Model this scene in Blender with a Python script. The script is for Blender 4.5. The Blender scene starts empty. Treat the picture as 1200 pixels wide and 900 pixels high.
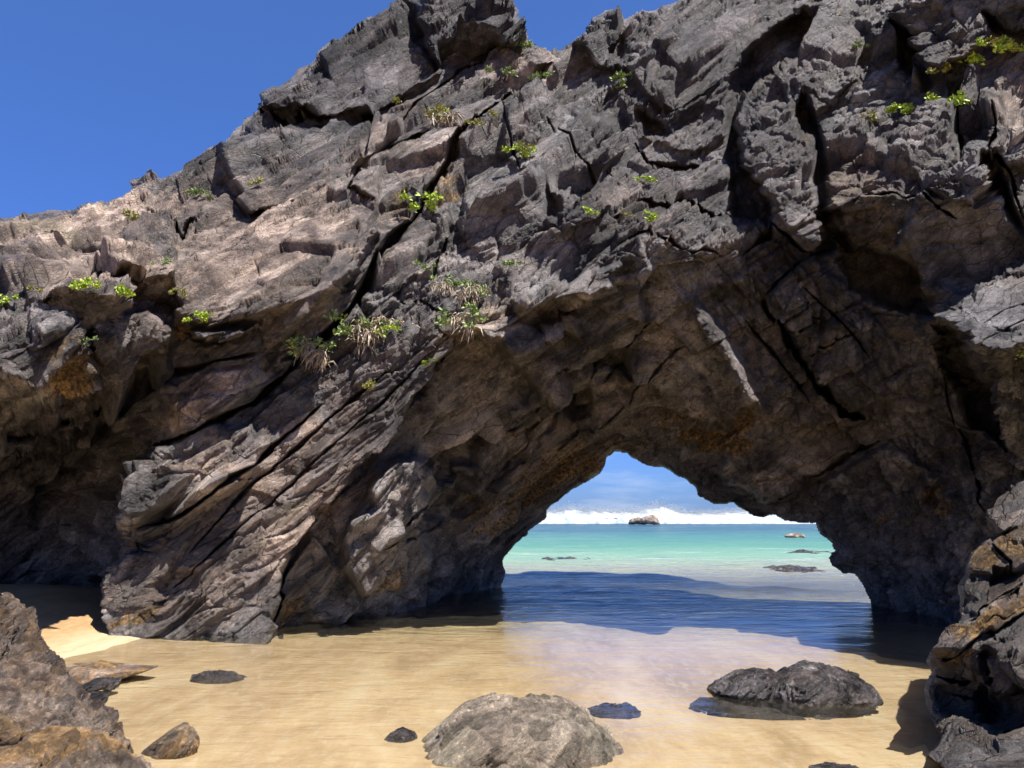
import bpy, bmesh, math, random
import numpy as np
from mathutils import Vector

C = bpy.context.scene.collection
scene = bpy.context.scene
R = math.radians
random.seed(7)

# ------------------------------------------------------------------ camera, sky, sun, exposure
CAM_H = 1.6
FOC = 906.0                 # focal length in photo pixels (1200 wide)
HORIZON = 600.0             # photo row of the horizon
PITCH = math.atan((HORIZON - 450.0) / FOC)

cam_d = bpy.data.cameras.new('camera')
cam_d.sensor_width = 36.0
cam_d.lens = 36.0 * FOC / 1200.0
cam_d.clip_start = 0.05
cam_d.clip_end = 9000.0
cam = bpy.data.objects.new('camera', cam_d)
C.objects.link(cam)
cam.location = (0, 0, CAM_H)
cam.rotation_euler = (math.pi / 2 + PITCH, 0, 0)
scene.camera = cam

SUN_EL = R(63.0)
SUN_AZ = R(138.0)           # compass-like: 0 = +Y, 90 = +X, so behind the camera and to the right
sun_to = Vector((math.sin(SUN_AZ) * math.cos(SUN_EL), math.cos(SUN_AZ) * math.cos(SUN_EL), math.sin(SUN_EL)))
sd = bpy.data.lights.new('sun', 'SUN')
sd.energy = 5.0
sd.angle = R(0.53)
sd.color = (1.0, 0.955, 0.89)
sun = bpy.data.objects.new('sun', sd)
C.objects.link(sun)
sun.rotation_euler = (-sun_to).to_track_quat('-Z', 'Y').to_euler()

w = bpy.data.worlds.new('World')
scene.world = w
w.use_nodes = True
nt = w.node_tree
bg = nt.nodes['Background']
sky = nt.nodes.new('ShaderNodeTexSky')
sky.sky_type = 'NISHITA'
sky.sun_disc = False
sky.sun_elevation = SUN_EL
sky.sun_rotation = SUN_AZ
sky.air_density = 1.0
sky.dust_density = 0.25
sky.ozone_density = 3.0
sky.altitude = 0
bg.inputs['Strength'].default_value = 0.057
# low bands of thin cloud above the horizon
tc = nt.nodes.new('ShaderNodeTexCoord')
mp = nt.nodes.new('ShaderNodeMapping'); mp.inputs['Scale'].default_value = (2.2, 2.2, 13.0)
nz = nt.nodes.new('ShaderNodeTexNoise'); nz.inputs['Scale'].default_value = 2.6; nz.inputs['Detail'].default_value = 8; nz.inputs['Roughness'].default_value = 0.6
rp = nt.nodes.new('ShaderNodeValToRGB'); rp.color_ramp.elements[0].position = 0.46; rp.color_ramp.elements[1].position = 0.78
sx = nt.nodes.new('ShaderNodeSeparateXYZ')
band = nt.nodes.new('ShaderNodeMapRange'); band.inputs['From Min'].default_value = 0.20; band.inputs['From Max'].default_value = 0.02
mul = nt.nodes.new('ShaderNodeMath'); mul.operation = 'MULTIPLY'
mul2 = nt.nodes.new('ShaderNodeMath'); mul2.operation = 'MULTIPLY'; mul2.inputs[1].default_value = 0.45
mix = nt.nodes.new('ShaderNodeMix'); mix.data_type = 'RGBA'; mix.inputs['B'].default_value = (7.0, 7.6, 8.4, 1)
tint = nt.nodes.new('ShaderNodeMix'); tint.data_type = 'RGBA'; tint.blend_type = 'MULTIPLY'; tint.inputs['Factor'].default_value = 1.0
tint.inputs['B'].default_value = (0.80, 0.95, 1.18, 1)
L = nt.links.new
L(tc.outputs['Generated'], mp.inputs['Vector']); L(mp.outputs[0], nz.inputs['Vector']); L(nz.outputs['Fac'], rp.inputs['Fac'])
L(tc.outputs['Generated'], sx.inputs[0]); L(sx.outputs['Z'], band.inputs['Value'])
L(rp.outputs['Color'], mul.inputs[0]); L(band.outputs[0], mul.inputs[1]); L(mul.outputs[0], mul2.inputs[0])
hz = nt.nodes.new('ShaderNodeMapRange'); hz.inputs['From Min'].default_value = 0.0; hz.inputs['From Max'].default_value = 0.55
tc2 = nt.nodes.new('ShaderNodeMix'); tc2.data_type = 'RGBA'; tc2.inputs['A'].default_value = (.27, .46, 1.08, 1); tc2.inputs['B'].default_value = (.58, .84, 1.36, 1)
L(sx.outputs['Z'], hz.inputs['Value']); L(hz.outputs[0], tc2.inputs['Factor']); L(tc2.outputs['Result'], tint.inputs['B'])
L(sky.outputs[0], tint.inputs['A']); L(tint.outputs['Result'], mix.inputs['A']); L(mul2.outputs[0], mix.inputs['Factor']); L(mix.outputs['Result'], bg.inputs['Color'])

scene.view_settings.view_transform = 'Standard'
scene.view_settings.look = 'None'
scene.view_settings.exposure = 1.26
scene.view_settings.gamma = 1.0
scene.view_settings.use_curve_mapping = False

# ------------------------------------------------------------------ maths helpers
cp, sp = math.cos(PITCH), math.sin(PITCH)

def ray(u, v):
    """direction (x, y, z) with y = 1 through photo pixel u, v"""
    a = (np.asarray(u, dtype=np.float64) - 600.0) / FOC
    b = (450.0 - np.asarray(v, dtype=np.float64)) / FOC
    y = cp - b * sp
    z = sp + b * cp
    return a / y, z / y

def at(u, v, Y):
    x, z = ray(u, v)
    return (float(x) * Y, Y, CAM_H + float(z) * Y)

def on_z(u, v, z=0.0):
    """point of height z seen at pixel u, v"""
    x, zz = ray(u, v)
    Y = (z - CAM_H) / float(zz)
    return (float(x) * Y, Y, z)

_rs = np.random.RandomState(11)
PERM = _rs.permutation(256).astype(np.int32)
TAB = _rs.rand(256, 8).astype(np.float32)

def hsh(ix, iy, iz):
    return PERM[(PERM[(PERM[ix & 255] + iy) & 255] + iz) & 255]

def vnoise(p, seed=0):
    """value noise -1..1, p (N,3)"""
    p = p + np.float32(seed * 17.31)
    f = np.floor(p); t = (p - f).astype(np.float32); i = f.astype(np.int32)
    t = t * t * (3 - 2 * t)
    x0, y0, z0 = i[:, 0], i[:, 1], i[:, 2]
    out = np.zeros(len(p), np.float32)
    for dx in (0, 1):
        wx = t[:, 0] if dx else 1 - t[:, 0]
        for dy in (0, 1):
            wy = t[:, 1] if dy else 1 - t[:, 1]
            for dz in (0, 1):
                wz = t[:, 2] if dz else 1 - t[:, 2]
                out += wx * wy * wz * TAB[hsh(x0 + dx, y0 + dy, z0 + dz), 0]
    return out * 2 - 1

def fbm(p, octv=4, seed=0, gain=0.5):
    s = np.zeros(len(p), np.float32); a = 1.0; n = 0.0
    q = p.astype(np.float32)
    for k in range(octv):
        s += a * vnoise(q, seed + k); n += a; a *= gain; q = q * 2.03
    return s / n

def blocks(p, seed=0, tilt=0.7):
    """broken-rock relief: every cell is a tilted plane.  Returns height, edge distance"""
    p = (p + np.float32(seed * 9.7)).astype(np.float32)
    f = np.floor(p).astype(np.int32)
    best = np.full(len(p), 9e9, np.float32); second = best.copy()
    hgt = np.zeros(len(p), np.float32); tone = np.zeros(len(p), np.float32)
    for dx in (-1, 0, 1):
        for dy in (-1, 0, 1):
            for dz in (-1, 0, 1):
                cx, cy, cz = f[:, 0] + dx, f[:, 1] + dy, f[:, 2] + dz
                r = TAB[hsh(cx, cy, cz)]
                ex = p[:, 0] - (cx + .1 + .8 * r[:, 0]); ey = p[:, 1] - (cy + .1 + .8 * r[:, 1]); ez = p[:, 2] - (cz + .1 + .8 * r[:, 2])
                d = ex * ex + ey * ey + ez * ez
                h = (r[:, 3] - .5) + tilt * ((r[:, 4] - .5) * ex + (r[:, 5] - .5) * ey + (r[:, 6] - .5) * ez) * 2
                m = d < best
                second = np.where(m, best, np.minimum(second, d))
                hgt = np.where(m, h, hgt); tone = np.where(m, r[:, 7], tone); best = np.where(m, d, best)
    blocks.tone = tone
    return hgt, np.sqrt(second) - np.sqrt(best)

# frame of the tilted strata: T1 runs up to the right, N is across the beds
ang = R(41)
T1 = np.array([math.cos(ang), 0.18, math.sin(ang)]); T1 /= np.linalg.norm(T1)
NB = np.array([-math.sin(ang) * .8, -0.62, math.cos(ang) * .8]); NB -= NB.dot(T1) * T1; NB /= np.linalg.norm(NB)
T2 = np.cross(NB, T1)
FR = np.stack([T1, T2, NB], axis=1).astype(np.float32)

def rock_relief(P, amp=1.0, rough=None, seed=0, fine=True, scale=1.0, big=1.0, frame=None, split=False):
    """displacement (metres) for world points P (N,3): jointed, bedded rock broken into tilted planes"""
    P = P.astype(np.float32)
    wv = np.stack([vnoise(P * .9 / scale, 31 + seed), vnoise(P * .9 / scale, 32 + seed), vnoise(P * .9 / scale, 33 + seed)], 1)
    w2 = np.stack([vnoise(P * 4.3 / scale, 41 + seed), vnoise(P * 4.3 / scale, 42 + seed), vnoise(P * 4.3 / scale, 43 + seed)], 1)
    q = (P + .065 * scale * wv + .014 * scale * w2) @ (FR if frame is None else frame)
    r = 1.0 if rough is None else rough
    msk = np.clip(.75 + 1.3 * vnoise(P * .8 / scale, 51 + seed), .15, 1.5)
    ms2 = np.clip(.7 + 1.6 * vnoise(P * 1.9 / scale, 52 + seed), .05, 1.7)
    h, e = blocks(q / np.array([2.7, 1.15, .75], np.float32) / scale, 1 + seed, 1.9)
    tn = .25 * blocks.tone
    d = big * (.20 * scale * h - .05 * scale * np.clip(1 - e / .06, 0, 1))
    h, e = blocks(q / np.array([1.5, .52, .30], np.float32) / scale, 2 + seed, 1.6)
    tn = tn + .40 * blocks.tone
    d += r * msk * (.122 * scale * h - .06 * scale * np.clip(1 - e / .06, 0, 1))
    d += .025 * scale * fbm(P * 1.7 / scale, 3, 70 + seed)
    h, e = blocks(q / np.array([.62, .20, .115], np.float32) / scale, 3 + seed, 1.45)
    tn = tn + .35 * blocks.tone; rock_relief.tone = tn
    f = r * ms2 * (.058 * scale * h - .024 * scale * np.clip(1 - e / .09, 0, 1))
    h, e = blocks(q / np.array([.22, .09, .05], np.float32) / scale, 4 + seed, 1.1)
    f += (.25 + .75 * r) * ms2 * .024 * scale * h
    h, e = blocks(q / np.array([.065, .045, .038], np.float32) / scale, 5 + seed, 1.0)
    f += (.3 + .7 * r) * .010 * scale * h
    f += .012 * scale * fbm(P * 11 / scale, 3, 60 + seed)
    if split: return d * amp, f * amp
    return (d + f) * amp

def blur(a, n):
    """separable box blur twice, radius n"""
    for _ in range(2):
        for ax in (0, 1):
            pad = [(0, 0), (0, 0)]; pad[ax] = (n + 1, n)
            c = np.cumsum(np.pad(a, pad, mode='edge'), axis=ax, dtype=np.float64)
            k = 2 * n + 1
            a = (np.take(c, range(k, c.shape[ax]), axis=ax) - np.take(c, range(0, c.shape[ax] - k), axis=ax)) / k
    return a

def inside(poly, U, V):
    r = np.zeros(U.shape, bool)
    n = len(poly)
    for k in range(n):
        x0, y0 = poly[k]; x1, y1 = poly[(k + 1) % n]
        if y0 == y1: continue
        c = (V < y0) != (V < y1)
        r ^= c & (U < (x1 - x0) * (V - y0) / (y1 - y0) + x0)
    return r

def dist_line(pts, U, V):
    """distance to a polyline and position 0..1 along it"""
    best = np.full(U.shape, 1e9, np.float32); pos = np.zeros(U.shape, np.float32)
    n = len(pts) - 1
    for k in range(n):
        x0, y0 = pts[k]; x1, y1 = pts[k + 1]
        dx, dy = x1 - x0, y1 - y0
        t = np.clip(((U - x0) * dx + (V - y0) * dy) / (dx * dx + dy * dy), 0, 1)
        d = np.hypot(U - x0 - t * dx, V - y0 - t * dy)
        m = d < best
        best = np.where(m, d, best); pos = np.where(m, (k + t) / n, pos)
    return best, pos

def tag(o, label=None, cat=None, group=None, kind=None):
    if label: o['label'] = label
    if cat: o['category'] = cat
    if group: o['group'] = group
    if kind: o['kind'] = kind
    return o

def mesh_obj(name, verts, faces, mat, parent=None, smooth=True, attrs=None):
    me = bpy.data.meshes.new(name)
    verts = np.asarray(verts, np.float32); faces = np.asarray(faces, np.int32)
    nv, nf, k = len(verts), len(faces), faces.shape[1]
    me.vertices.add(nv); me.vertices.foreach_set('co', verts.ravel())
    me.loops.add(nf * k); me.loops.foreach_set('vertex_index', faces.ravel())
    me.polygons.add(nf)
    me.polygons.foreach_set('loop_start', np.arange(0, nf * k, k, dtype=np.int32))
    me.polygons.foreach_set('loop_total', np.full(nf, k, np.int32))
    me.update(calc_edges=True)
    if smooth: me.polygons.foreach_set('use_smooth', np.ones(nf, bool))
    for a, val in (attrs or {}).items():
        at_ = me.attributes.new(a, 'FLOAT', 'POINT'); at_.data.foreach_set('value', np.asarray(val, np.float32).ravel())
    me.materials.append(mat)
    o = bpy.data.objects.new(name, me); C.objects.link(o)
    if parent: o.parent = parent
    return o

def empty(name, loc=(0, 0, 0)):
    o = bpy.data.objects.new(name, None); C.objects.link(o); o.location = loc
    return o

# ------------------------------------------------------------------ materials
def new_mat(name):
    m = bpy.data.materials.new(name); m.use_nodes = True
    return m, m.node_tree, m.node_tree.nodes, m.node_tree.links.new

def noise(nt, vec, scale, detail=5, rough=.55, dist=0.0, mapping=None, rot=None):
    n = nt.nodes.new('ShaderNodeTexNoise')
    n.inputs['Scale'].default_value = scale; n.inputs['Detail'].default_value = detail
    n.inputs['Roughness'].default_value = rough; n.inputs['Distortion'].default_value = dist
    if mapping:
        m = nt.nodes.new('ShaderNodeMapping'); m.inputs['Scale'].default_value = mapping
        if rot: m.inputs['Rotation'].default_value = rot
        m.vector_type = 'TEXTURE' if rot else 'POINT'
        if rot: m.inputs['Scale'].default_value = tuple(1 / s for s in mapping)
        nt.links.new(vec, m.inputs['Vector']); vec = m.outputs[0]
    nt.links.new(vec, n.inputs['Vector'])
    return n.outputs['Fac']

def ramp(nt, fac, stops):
    r = nt.nodes.new('ShaderNodeValToRGB')
    e = r.color_ramp.elements
    while len(e) < len(stops): e.new(.5)
    for el, (p, c) in zip(e, stops):
        el.position = p; el.color = (c, c, c, 1) if not isinstance(c, tuple) else (*c, 1)
    nt.links.new(fac, r.inputs['Fac'])
    return r.outputs['Color']

def mixc(nt, fac, a, b, mode='MIX'):
    m = nt.nodes.new('ShaderNodeMix'); m.data_type = 'RGBA'; m.blend_type = mode
    for s, v in (('A', a), ('B', b)):
        if isinstance(v, tuple): m.inputs[s].default_value = (*v, 1)
        else: nt.links.new(v, m.inputs[s])
    if isinstance(fac, (int, float)): m.inputs['Factor'].default_value = fac
    else: nt.links.new(fac, m.inputs['Factor'])
    return m.outputs['Result']

def math_(nt, op, a, b=None, c=None, clamp=False):
    m = nt.nodes.new('ShaderNodeMath'); m.operation = op; m.use_clamp = clamp
    for i, v in enumerate((a, b, c)):
        if v is None: continue
        if isinstance(v, (int, float)): m.inputs[i].default_value = v
        else: nt.links.new(v, m.inputs[i])
    return m.outputs[0]

def attr(nt, name):
    a = nt.nodes.new('ShaderNodeAttribute'); a.attribute_name = name
    return a.outputs['Fac']

def rock_material(name, dark=(.012, .012, .014), mid=(.060, .057, .058), light=(.225, .213, .206), gloss=.54, spark=False, stain=.0, stain_col=(.12, .068, .028), joints=.8):
    m, nt, N, L = new_mat(name)
    bs = N['Principled BSDF']
    geo = N.new('ShaderNodeNewGeometry'); pos = geo.outputs['Position']
    n1 = noise(nt, pos, .55, 8, .62, .4)
    n2 = noise(nt, pos, 3.1, 8, .68, .3)
    n3 = noise(nt, pos, 16, 6, .7)
    streak = noise(nt, pos, 1.6, 7, .7, .5, mapping=(.35, 1.0, 2.6), rot=(0, -ang, 0))
    a = math_(nt, 'ADD', math_(nt, 'MULTIPLY', n1, .30), math_(nt, 'MULTIPLY', n2, .36))
    a = math_(nt, 'ADD', a, math_(nt, 'MULTIPLY', streak, .22))
    a = math_(nt, 'ADD', a, math_(nt, 'MULTIPLY', n3, .16))
    base = ramp(nt, a, [(.41, dark), (.475, mid), (.525, tuple((x * .55 + y * .45) for x, y in zip(mid, light))), (.60, light)])
    # warm purple-brown drift
    n4 = noise(nt, pos, .9, 5, .6)
    base = mixc(nt, math_(nt, 'ADD', ramp(nt, n4, [(.42, 0.0), (.62, .4)]), math_(nt, 'MULTIPLY', attr(nt, 'warm'), .4), clamp=True), base, mixc(nt, 1.0, base, (1.22, .97, .82), 'MULTIPLY'))
    n5 = noise(nt, pos, 2.2, 9, .72, .6)
    def patch(aname, col, lo, hi, basecol, k=1.0, nn=None):
        v = math_(nt, 'ADD', math_(nt, 'MULTIPLY', attr(nt, aname), k), math_(nt, 'MULTIPLY', math_(nt, 'SUBTRACT', nn or n5, .5), 2.2 if nn else 1.5))
        f = ramp(nt, v, [(lo, 0.0), (hi, 1.0)])
        return mixc(nt, f, basecol, col)
    tanc = ramp(nt, n2, [(.36, (.085, .063, .052)), (.48, (.225, .168, .135)), (.62, (.40, .31, .245))])
    base = patch('tan', tanc, .12, .58, base)
    n8 = noise(nt, pos, 2.6, 9, .74, .5, mapping=(.45, 1.0, 2.2), rot=(0, -ang, 0))
    ochc = ramp(nt, n3, [(.38, (.035, .022, .012)), (.5, (.15, .088, .034)), (.62, (.30, .19, .08))])
    base = patch('ochre', ochc, .42, .66, base, 1.0, n8)
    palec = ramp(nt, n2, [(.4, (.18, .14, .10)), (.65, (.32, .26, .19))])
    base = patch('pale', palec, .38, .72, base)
    if stain:
        n6 = noise(nt, pos, 1.9, 8, .7, .8)
        base = mixc(nt, ramp(nt, n6, [(.45, 0.0), (.56, stain)]), base, mixc(nt, n3, stain_col, tuple(min(1, c * 1.7) for c in stain_col)))
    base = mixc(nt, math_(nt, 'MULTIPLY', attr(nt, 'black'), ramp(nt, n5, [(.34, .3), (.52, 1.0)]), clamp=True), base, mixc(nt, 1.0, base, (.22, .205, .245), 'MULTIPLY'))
    tn = ramp(nt, attr(nt, 'tone'), [(.22, .48), (.42, .85), (.58, 1.15), (.8, 1.75)])
    base = mixc(nt, 1.0, base, tn, 'MULTIPLY')
    # thin joints and healed cracks
    mpj = N.new('ShaderNodeMapping'); mpj.vector_type = 'TEXTURE'; mpj.inputs['Rotation'].default_value = (0, -ang, 0); mpj.inputs['Scale'].default_value = (1.5, .8, .55)
    wj = N.new('ShaderNodeTexNoise'); wj.inputs['Scale'].default_value = 1.3; wj.inputs['Detail'].default_value = 6; L(pos, wj.inputs['Vector'])
    wadd = N.new('ShaderNodeVectorMath'); wadd.operation = 'MULTIPLY_ADD'; L(wj.outputs['Color'], wadd.inputs[0]); wadd.inputs[1].default_value = (.35, .35, .35); L(pos, wadd.inputs[2])
    L(wadd.outputs[0], mpj.inputs['Vector'])
    def joint(sc, wd):
        vj = N.new('ShaderNodeTexVoronoi'); vj.feature = 'DISTANCE_TO_EDGE'; vj.inputs['Scale'].default_value = sc; L(mpj.outputs[0], vj.inputs['Vector'])
        return ramp(nt, vj.outputs['Distance'], [(0.0, 1.0), (wd, 0.0)])
    jm = math_(nt, 'MAXIMUM', math_(nt, 'MULTIPLY', joint(2.0, .02), ramp(nt, n1, [(.4, .2), (.6, .9)])), math_(nt, 'MULTIPLY', joint(6.5, .035), ramp(nt, n5, [(.45, 0.0), (.6, .7)])))
    base = mixc(nt, math_(nt, 'MULTIPLY', jm, joints), base, mixc(nt, 1.0, base, (.22, .2, .2), 'MULTIPLY'))
    # crusts and pits at the smallest size
    n7 = noise(nt, pos, 42, 4, .7)
    base = mixc(nt, ramp(nt, n7, [(.54, 0.0), (.66, .65)]), base, mixc(nt, 1.0, base, (2.3, 2.2, 2.1), 'MULTIPLY'))
    base = mixc(nt, ramp(nt, n7, [(.3, .6), (.42, 0.0)]), base, mixc(nt, 1.0, base, (.32, .32, .34), 'MULTIPLY'))
    L(base, bs.inputs['Base Color'])
    if spark:
        rr = ramp(nt, noise(nt, pos, 7, 6, .7), [(.42, .18), (.6, gloss)])
    else:
        rr = ramp(nt, n2, [(.35, gloss - .18), (.6, gloss + .12)])
    L(rr, bs.inputs['Roughness'])
    bs.inputs['Specular IOR Level'].default_value = .5 if spark else .35
    b1 = N.new('ShaderNodeBump'); b1.inputs['Strength'].default_value = 1.0; b1.inputs['Distance'].default_value = .06
    hh = math_(nt, 'ADD', noise(nt, pos, 30, 9, .8), math_(nt, 'MULTIPLY', noise(nt, pos, 9, 6, .7, .3, mapping=(.4, 1.0, 3.0), rot=(0, -ang, 0)), 1.4))
    hh = math_(nt, 'SUBTRACT', hh, math_(nt, 'MULTIPLY', jm, joints))
    L(hh, b1.inputs['Height']); L(b1.outputs[0], bs.inputs['Normal'])
    return m

M_ROCK = rock_material('weathered_rock')
M_GREY = rock_material('sand_dusted_rock', joints=.2, dark=(.06, .054, .04), mid=(.155, .140, .10), light=(.28, .25, .19), gloss=.85)
M_WET = rock_material('wet_dark_rock', joints=.2, dark=(.014, .013, .014), mid=(.035, .031, .031), light=(.09, .08, .075), gloss=.6, spark=True)
M_GLINT = rock_material('wet_rock_painted_glints', joints=.2, dark=(.008, .007, .008), mid=(.014, .012, .012), light=(.13, .12, .12), gloss=.42, spark=True)  # the light stop paints part of the glints into the colour
M_SPECK = rock_material('speckled_wet_rock', joints=.2, dark=(.025, .021, .02), mid=(.065, .052, .045), light=(.15, .125, .105), gloss=.6, spark=True, stain=.5)
M_RUST = rock_material('rust_stained_rock', joints=.2, dark=(.03, .024, .02), mid=(.08, .06, .042), light=(.16, .13, .095), gloss=.7, stain=1.0, stain_col=(.21, .125, .052))
M_OUT = rock_material('jointed_grey_rock', dark=(.014, .0135, .016), mid=(.036, .034, .036), light=(.11, .104, .10), gloss=.44, stain=.22, stain_col=(.11, .07, .036))

# ------------------------------------------------------------------ rock masses: a modelled face with depth, a rim and a back
def gy(v):   # ground distance on z=0 at row v
    return on_z(600, v)[1]

ang2 = R(-57)
T1b = np.array([math.cos(ang2), 0.12, math.sin(ang2)]); T1b /= np.linalg.norm(T1b)
NBb = np.array([-math.sin(ang2) * .5, -0.75, math.cos(ang2) * .5]); NBb -= NBb.dot(T1b) * T1b; NBb /= np.linalg.norm(NBb)
FR2 = np.stack([T1b, np.cross(NBb, T1b), NBb], axis=1).astype(np.float32)

def tps(d): return np.where(d > 0, d * d * np.log(np.maximum(d, 1e-6)), 0)

class Face:
    def __init__(f, u0, u1, v0, v1, S, ctrl, wob=1.0):
        f.u0, f.v0, f.S = u0, v0, S
        f.U, f.V = np.meshgrid(np.arange(u0, u1, S), np.arange(v0, v1, S))
        f.H, f.W = f.U.shape
        cc = np.array(ctrl, np.float64)
        X = cc[:, :2] / 300.0
        K = tps(np.linalg.norm(X[:, None] - X[None], axis=2)) + np.eye(len(X)) * .002
        Pm = np.hstack([np.ones((len(X), 1)), X])
        A = np.block([[K, Pm], [Pm.T, np.zeros((3, 3))]])
        sol = np.linalg.solve(A, np.concatenate([cc[:, 2], np.zeros(3)]))
        u8, v8 = f.U[::6, ::6] / 300, f.V[::6, ::6] / 300
        g = sol[-3] + sol[-2] * u8 + sol[-1] * v8
        for k in range(len(X)):
            g = g + sol[k] * tps(np.hypot(u8 - X[k, 0], v8 - X[k, 1]))
        f.BASE = f.up(g)
        # wobble so that no traced edge is a ruler line
        pp = np.stack([f.U.ravel() / 40, f.V.ravel() / 40, np.zeros(f.U.size)], 1).astype(np.float32)
        sh = f.U.shape
        f.WU = (fbm(pp, 4, 3) * 11 * wob).reshape(sh); f.WV = (fbm(pp + 50, 4, 5) * 11 * wob).reshape(sh)
        f.WU2 = (fbm(pp * 5, 2, 7) * 3.0 * wob).reshape(sh); f.WV2 = (fbm(pp * 5 + 50, 2, 9) * 3.0 * wob).reshape(sh)
        f.UL, f.VL = f.U + .30 * f.WU + .7 * f.WU2, f.V + .30 * f.WV + .7 * f.WV2

    def up(f, g, step=6):
        jj = np.clip(np.arange(f.W) / step, 0, g.shape[1] - 1.001); ii = np.clip(np.arange(f.H) / step, 0, g.shape[0] - 1.001)
        j0 = jj.astype(int); i0 = ii.astype(int); fj = jj - j0; fi = (ii - i0)[:, None]
        r0 = g[:, j0] * (1 - fj) + g[:, j0 + 1] * fj
        return r0[i0] * (1 - fi) + r0[i0 + 1] * fi

    def spots(f, lst):
        a = np.zeros(f.U.shape)
        for (u0, v0, ru, rv, deg, amt) in lst:
            c, s = math.cos(R(deg)), math.sin(R(deg))
            x = (f.U - u0) * c - (f.V - v0) * s; y = (f.U - u0) * s + (f.V - v0) * c
            a = np.maximum(a, amt * np.exp(-((x / ru) ** 2 + (y / rv) ** 2)))
        return a

    def carve(f, facets, grooves, cracks, soft=.5, reach=.9):
        f.FID = np.full(f.U.shape, -1, np.int32); f.names, f.labels = [], []
        D = f.BASE.copy(); prev = None; last = -1
        for (name, poly, off, su, sv, lab) in facets:
            cu = sum(p[0] for p in poly) / len(poly); cv = sum(p[1] for p in poly) / len(poly)
            m = inside(poly, f.UL, f.VL)
            if isinstance(off, tuple):          # a true plane at its own distance
                cu, cv, y0 = off; d = y0 + su * (f.U - cu) / 100 + sv * (f.V - cv) / 100; take = m
            else:
                d = f.BASE + off + su * (f.U - cu) / 100 + sv * (f.V - cv) / 100
                take = m & (d < D + reach)
            D = np.where(take, d, D)
            if not (lab is None and prev == name and sv >= 1.9):     # an underside belongs to the slab above it
                last = len(f.names); f.names.append(name); f.labels.append(lab)
            f.FID[take] = last
            prev = name
        D = (1 - soft) * blur(D, 1) + soft * blur(D, 4)
        for poly, dep in grooves:
            D += dep * blur(inside(poly, f.UL, f.VL).astype(np.float64), 2)
        for pts, hw, dep in cracks:
            d, t = dist_line(pts, f.U + .10 * f.WU + .3 * f.WU2, f.V + .10 * f.WV + .3 * f.WV2)
            w_ = hw * (.55 + .45 * np.sin(t * math.pi)) * (.75 + .35 * np.sin(t * 23 + hw))
            D += dep * np.clip(1.25 - d / np.maximum(w_, .4), 0, 1) * np.clip(np.minimum(t, 1 - t) * 12, 0, 1)
        f.DEP = D
        f.rx, f.rz = ray(f.U, f.V)

    def pos(f, D): return np.stack([f.rx * D, D, CAM_H + f.rz * D], -1)

    def relief(f, rough, big, ribm, cross=None, scale=1.0, fade=None, joint=None, nblur=16, seed=0):
        P0 = f.pos(f.DEP)
        Ps = f.pos(.5 * blur(f.DEP, nblur) + .5 * f.BASE)
        n = np.cross(np.gradient(Ps, axis=0), np.gradient(Ps, axis=1))
        n /= np.linalg.norm(n, axis=2, keepdims=True) + 1e-9
        if (n[..., 1] > 0).mean() > .5: n = -n
        fl = f.pos(.8 * f.BASE + .2 * blur(f.DEP, nblur)).reshape(-1, 3).astype(np.float32)
        ra, ba = rough.ravel().astype(np.float32), big.ravel().astype(np.float32)
        disp, fin = rock_relief(fl, 1.0, ra, seed, True, scale, ba, None, True)
        tone0 = rock_relief.tone.copy()
        q = (fl + .07 * scale * np.stack([vnoise(fl * 1.5 / scale, 81)] * 3, 1)) @ FR
        if cross is not None:
            c = cross.ravel().astype(np.float32); sel = np.nonzero(c > .02)[0]
            d2, f2 = rock_relief(fl[sel], 1.0, ra[sel], seed + 5, True, scale, ba[sel], FR2, True)
            tone0[sel] = tone0[sel] * (1 - c[sel]) + rock_relief.tone * c[sel]
            disp[sel] = disp[sel] * (1 - c[sel]) + d2 * c[sel]; fin[sel] = fin[sel] * (1 - c[sel]) + f2 * c[sel]
        def ribs(freq, sd_):
            h = q[:, 2] * freq / scale + .5 * vnoise(np.stack([q[:, 0] * .8, q[:, 1] * 2, q[:, 2] * 2], 1) / scale, sd_)
            i = np.floor(h).astype(np.int32); fr_ = h - i
            a = TAB[PERM[i & 255], 1]; b = TAB[PERM[(i + 1) & 255], 1]
            return a + (b - a) * np.clip((fr_ - .8) / .2, 0, 1)
        rm = ribm.ravel()
        fin = fin + scale * ((ribs(8, 91) - .5) * .085 * rm + (ribs(22, 92) - .5) * .026 * (.2 + .8 * rm))
        disp = disp.reshape(f.U.shape); fin = fin.reshape(f.U.shape)
        g_ = np.hypot(*np.gradient(disp)) / scale
        w_ = np.clip((blur(g_, 1) - .03) / .04, 0, 1)
        disp = disp * (1 - w_) + blur(disp, 1) * w_ + fin * (1 - .7 * w_)
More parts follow.
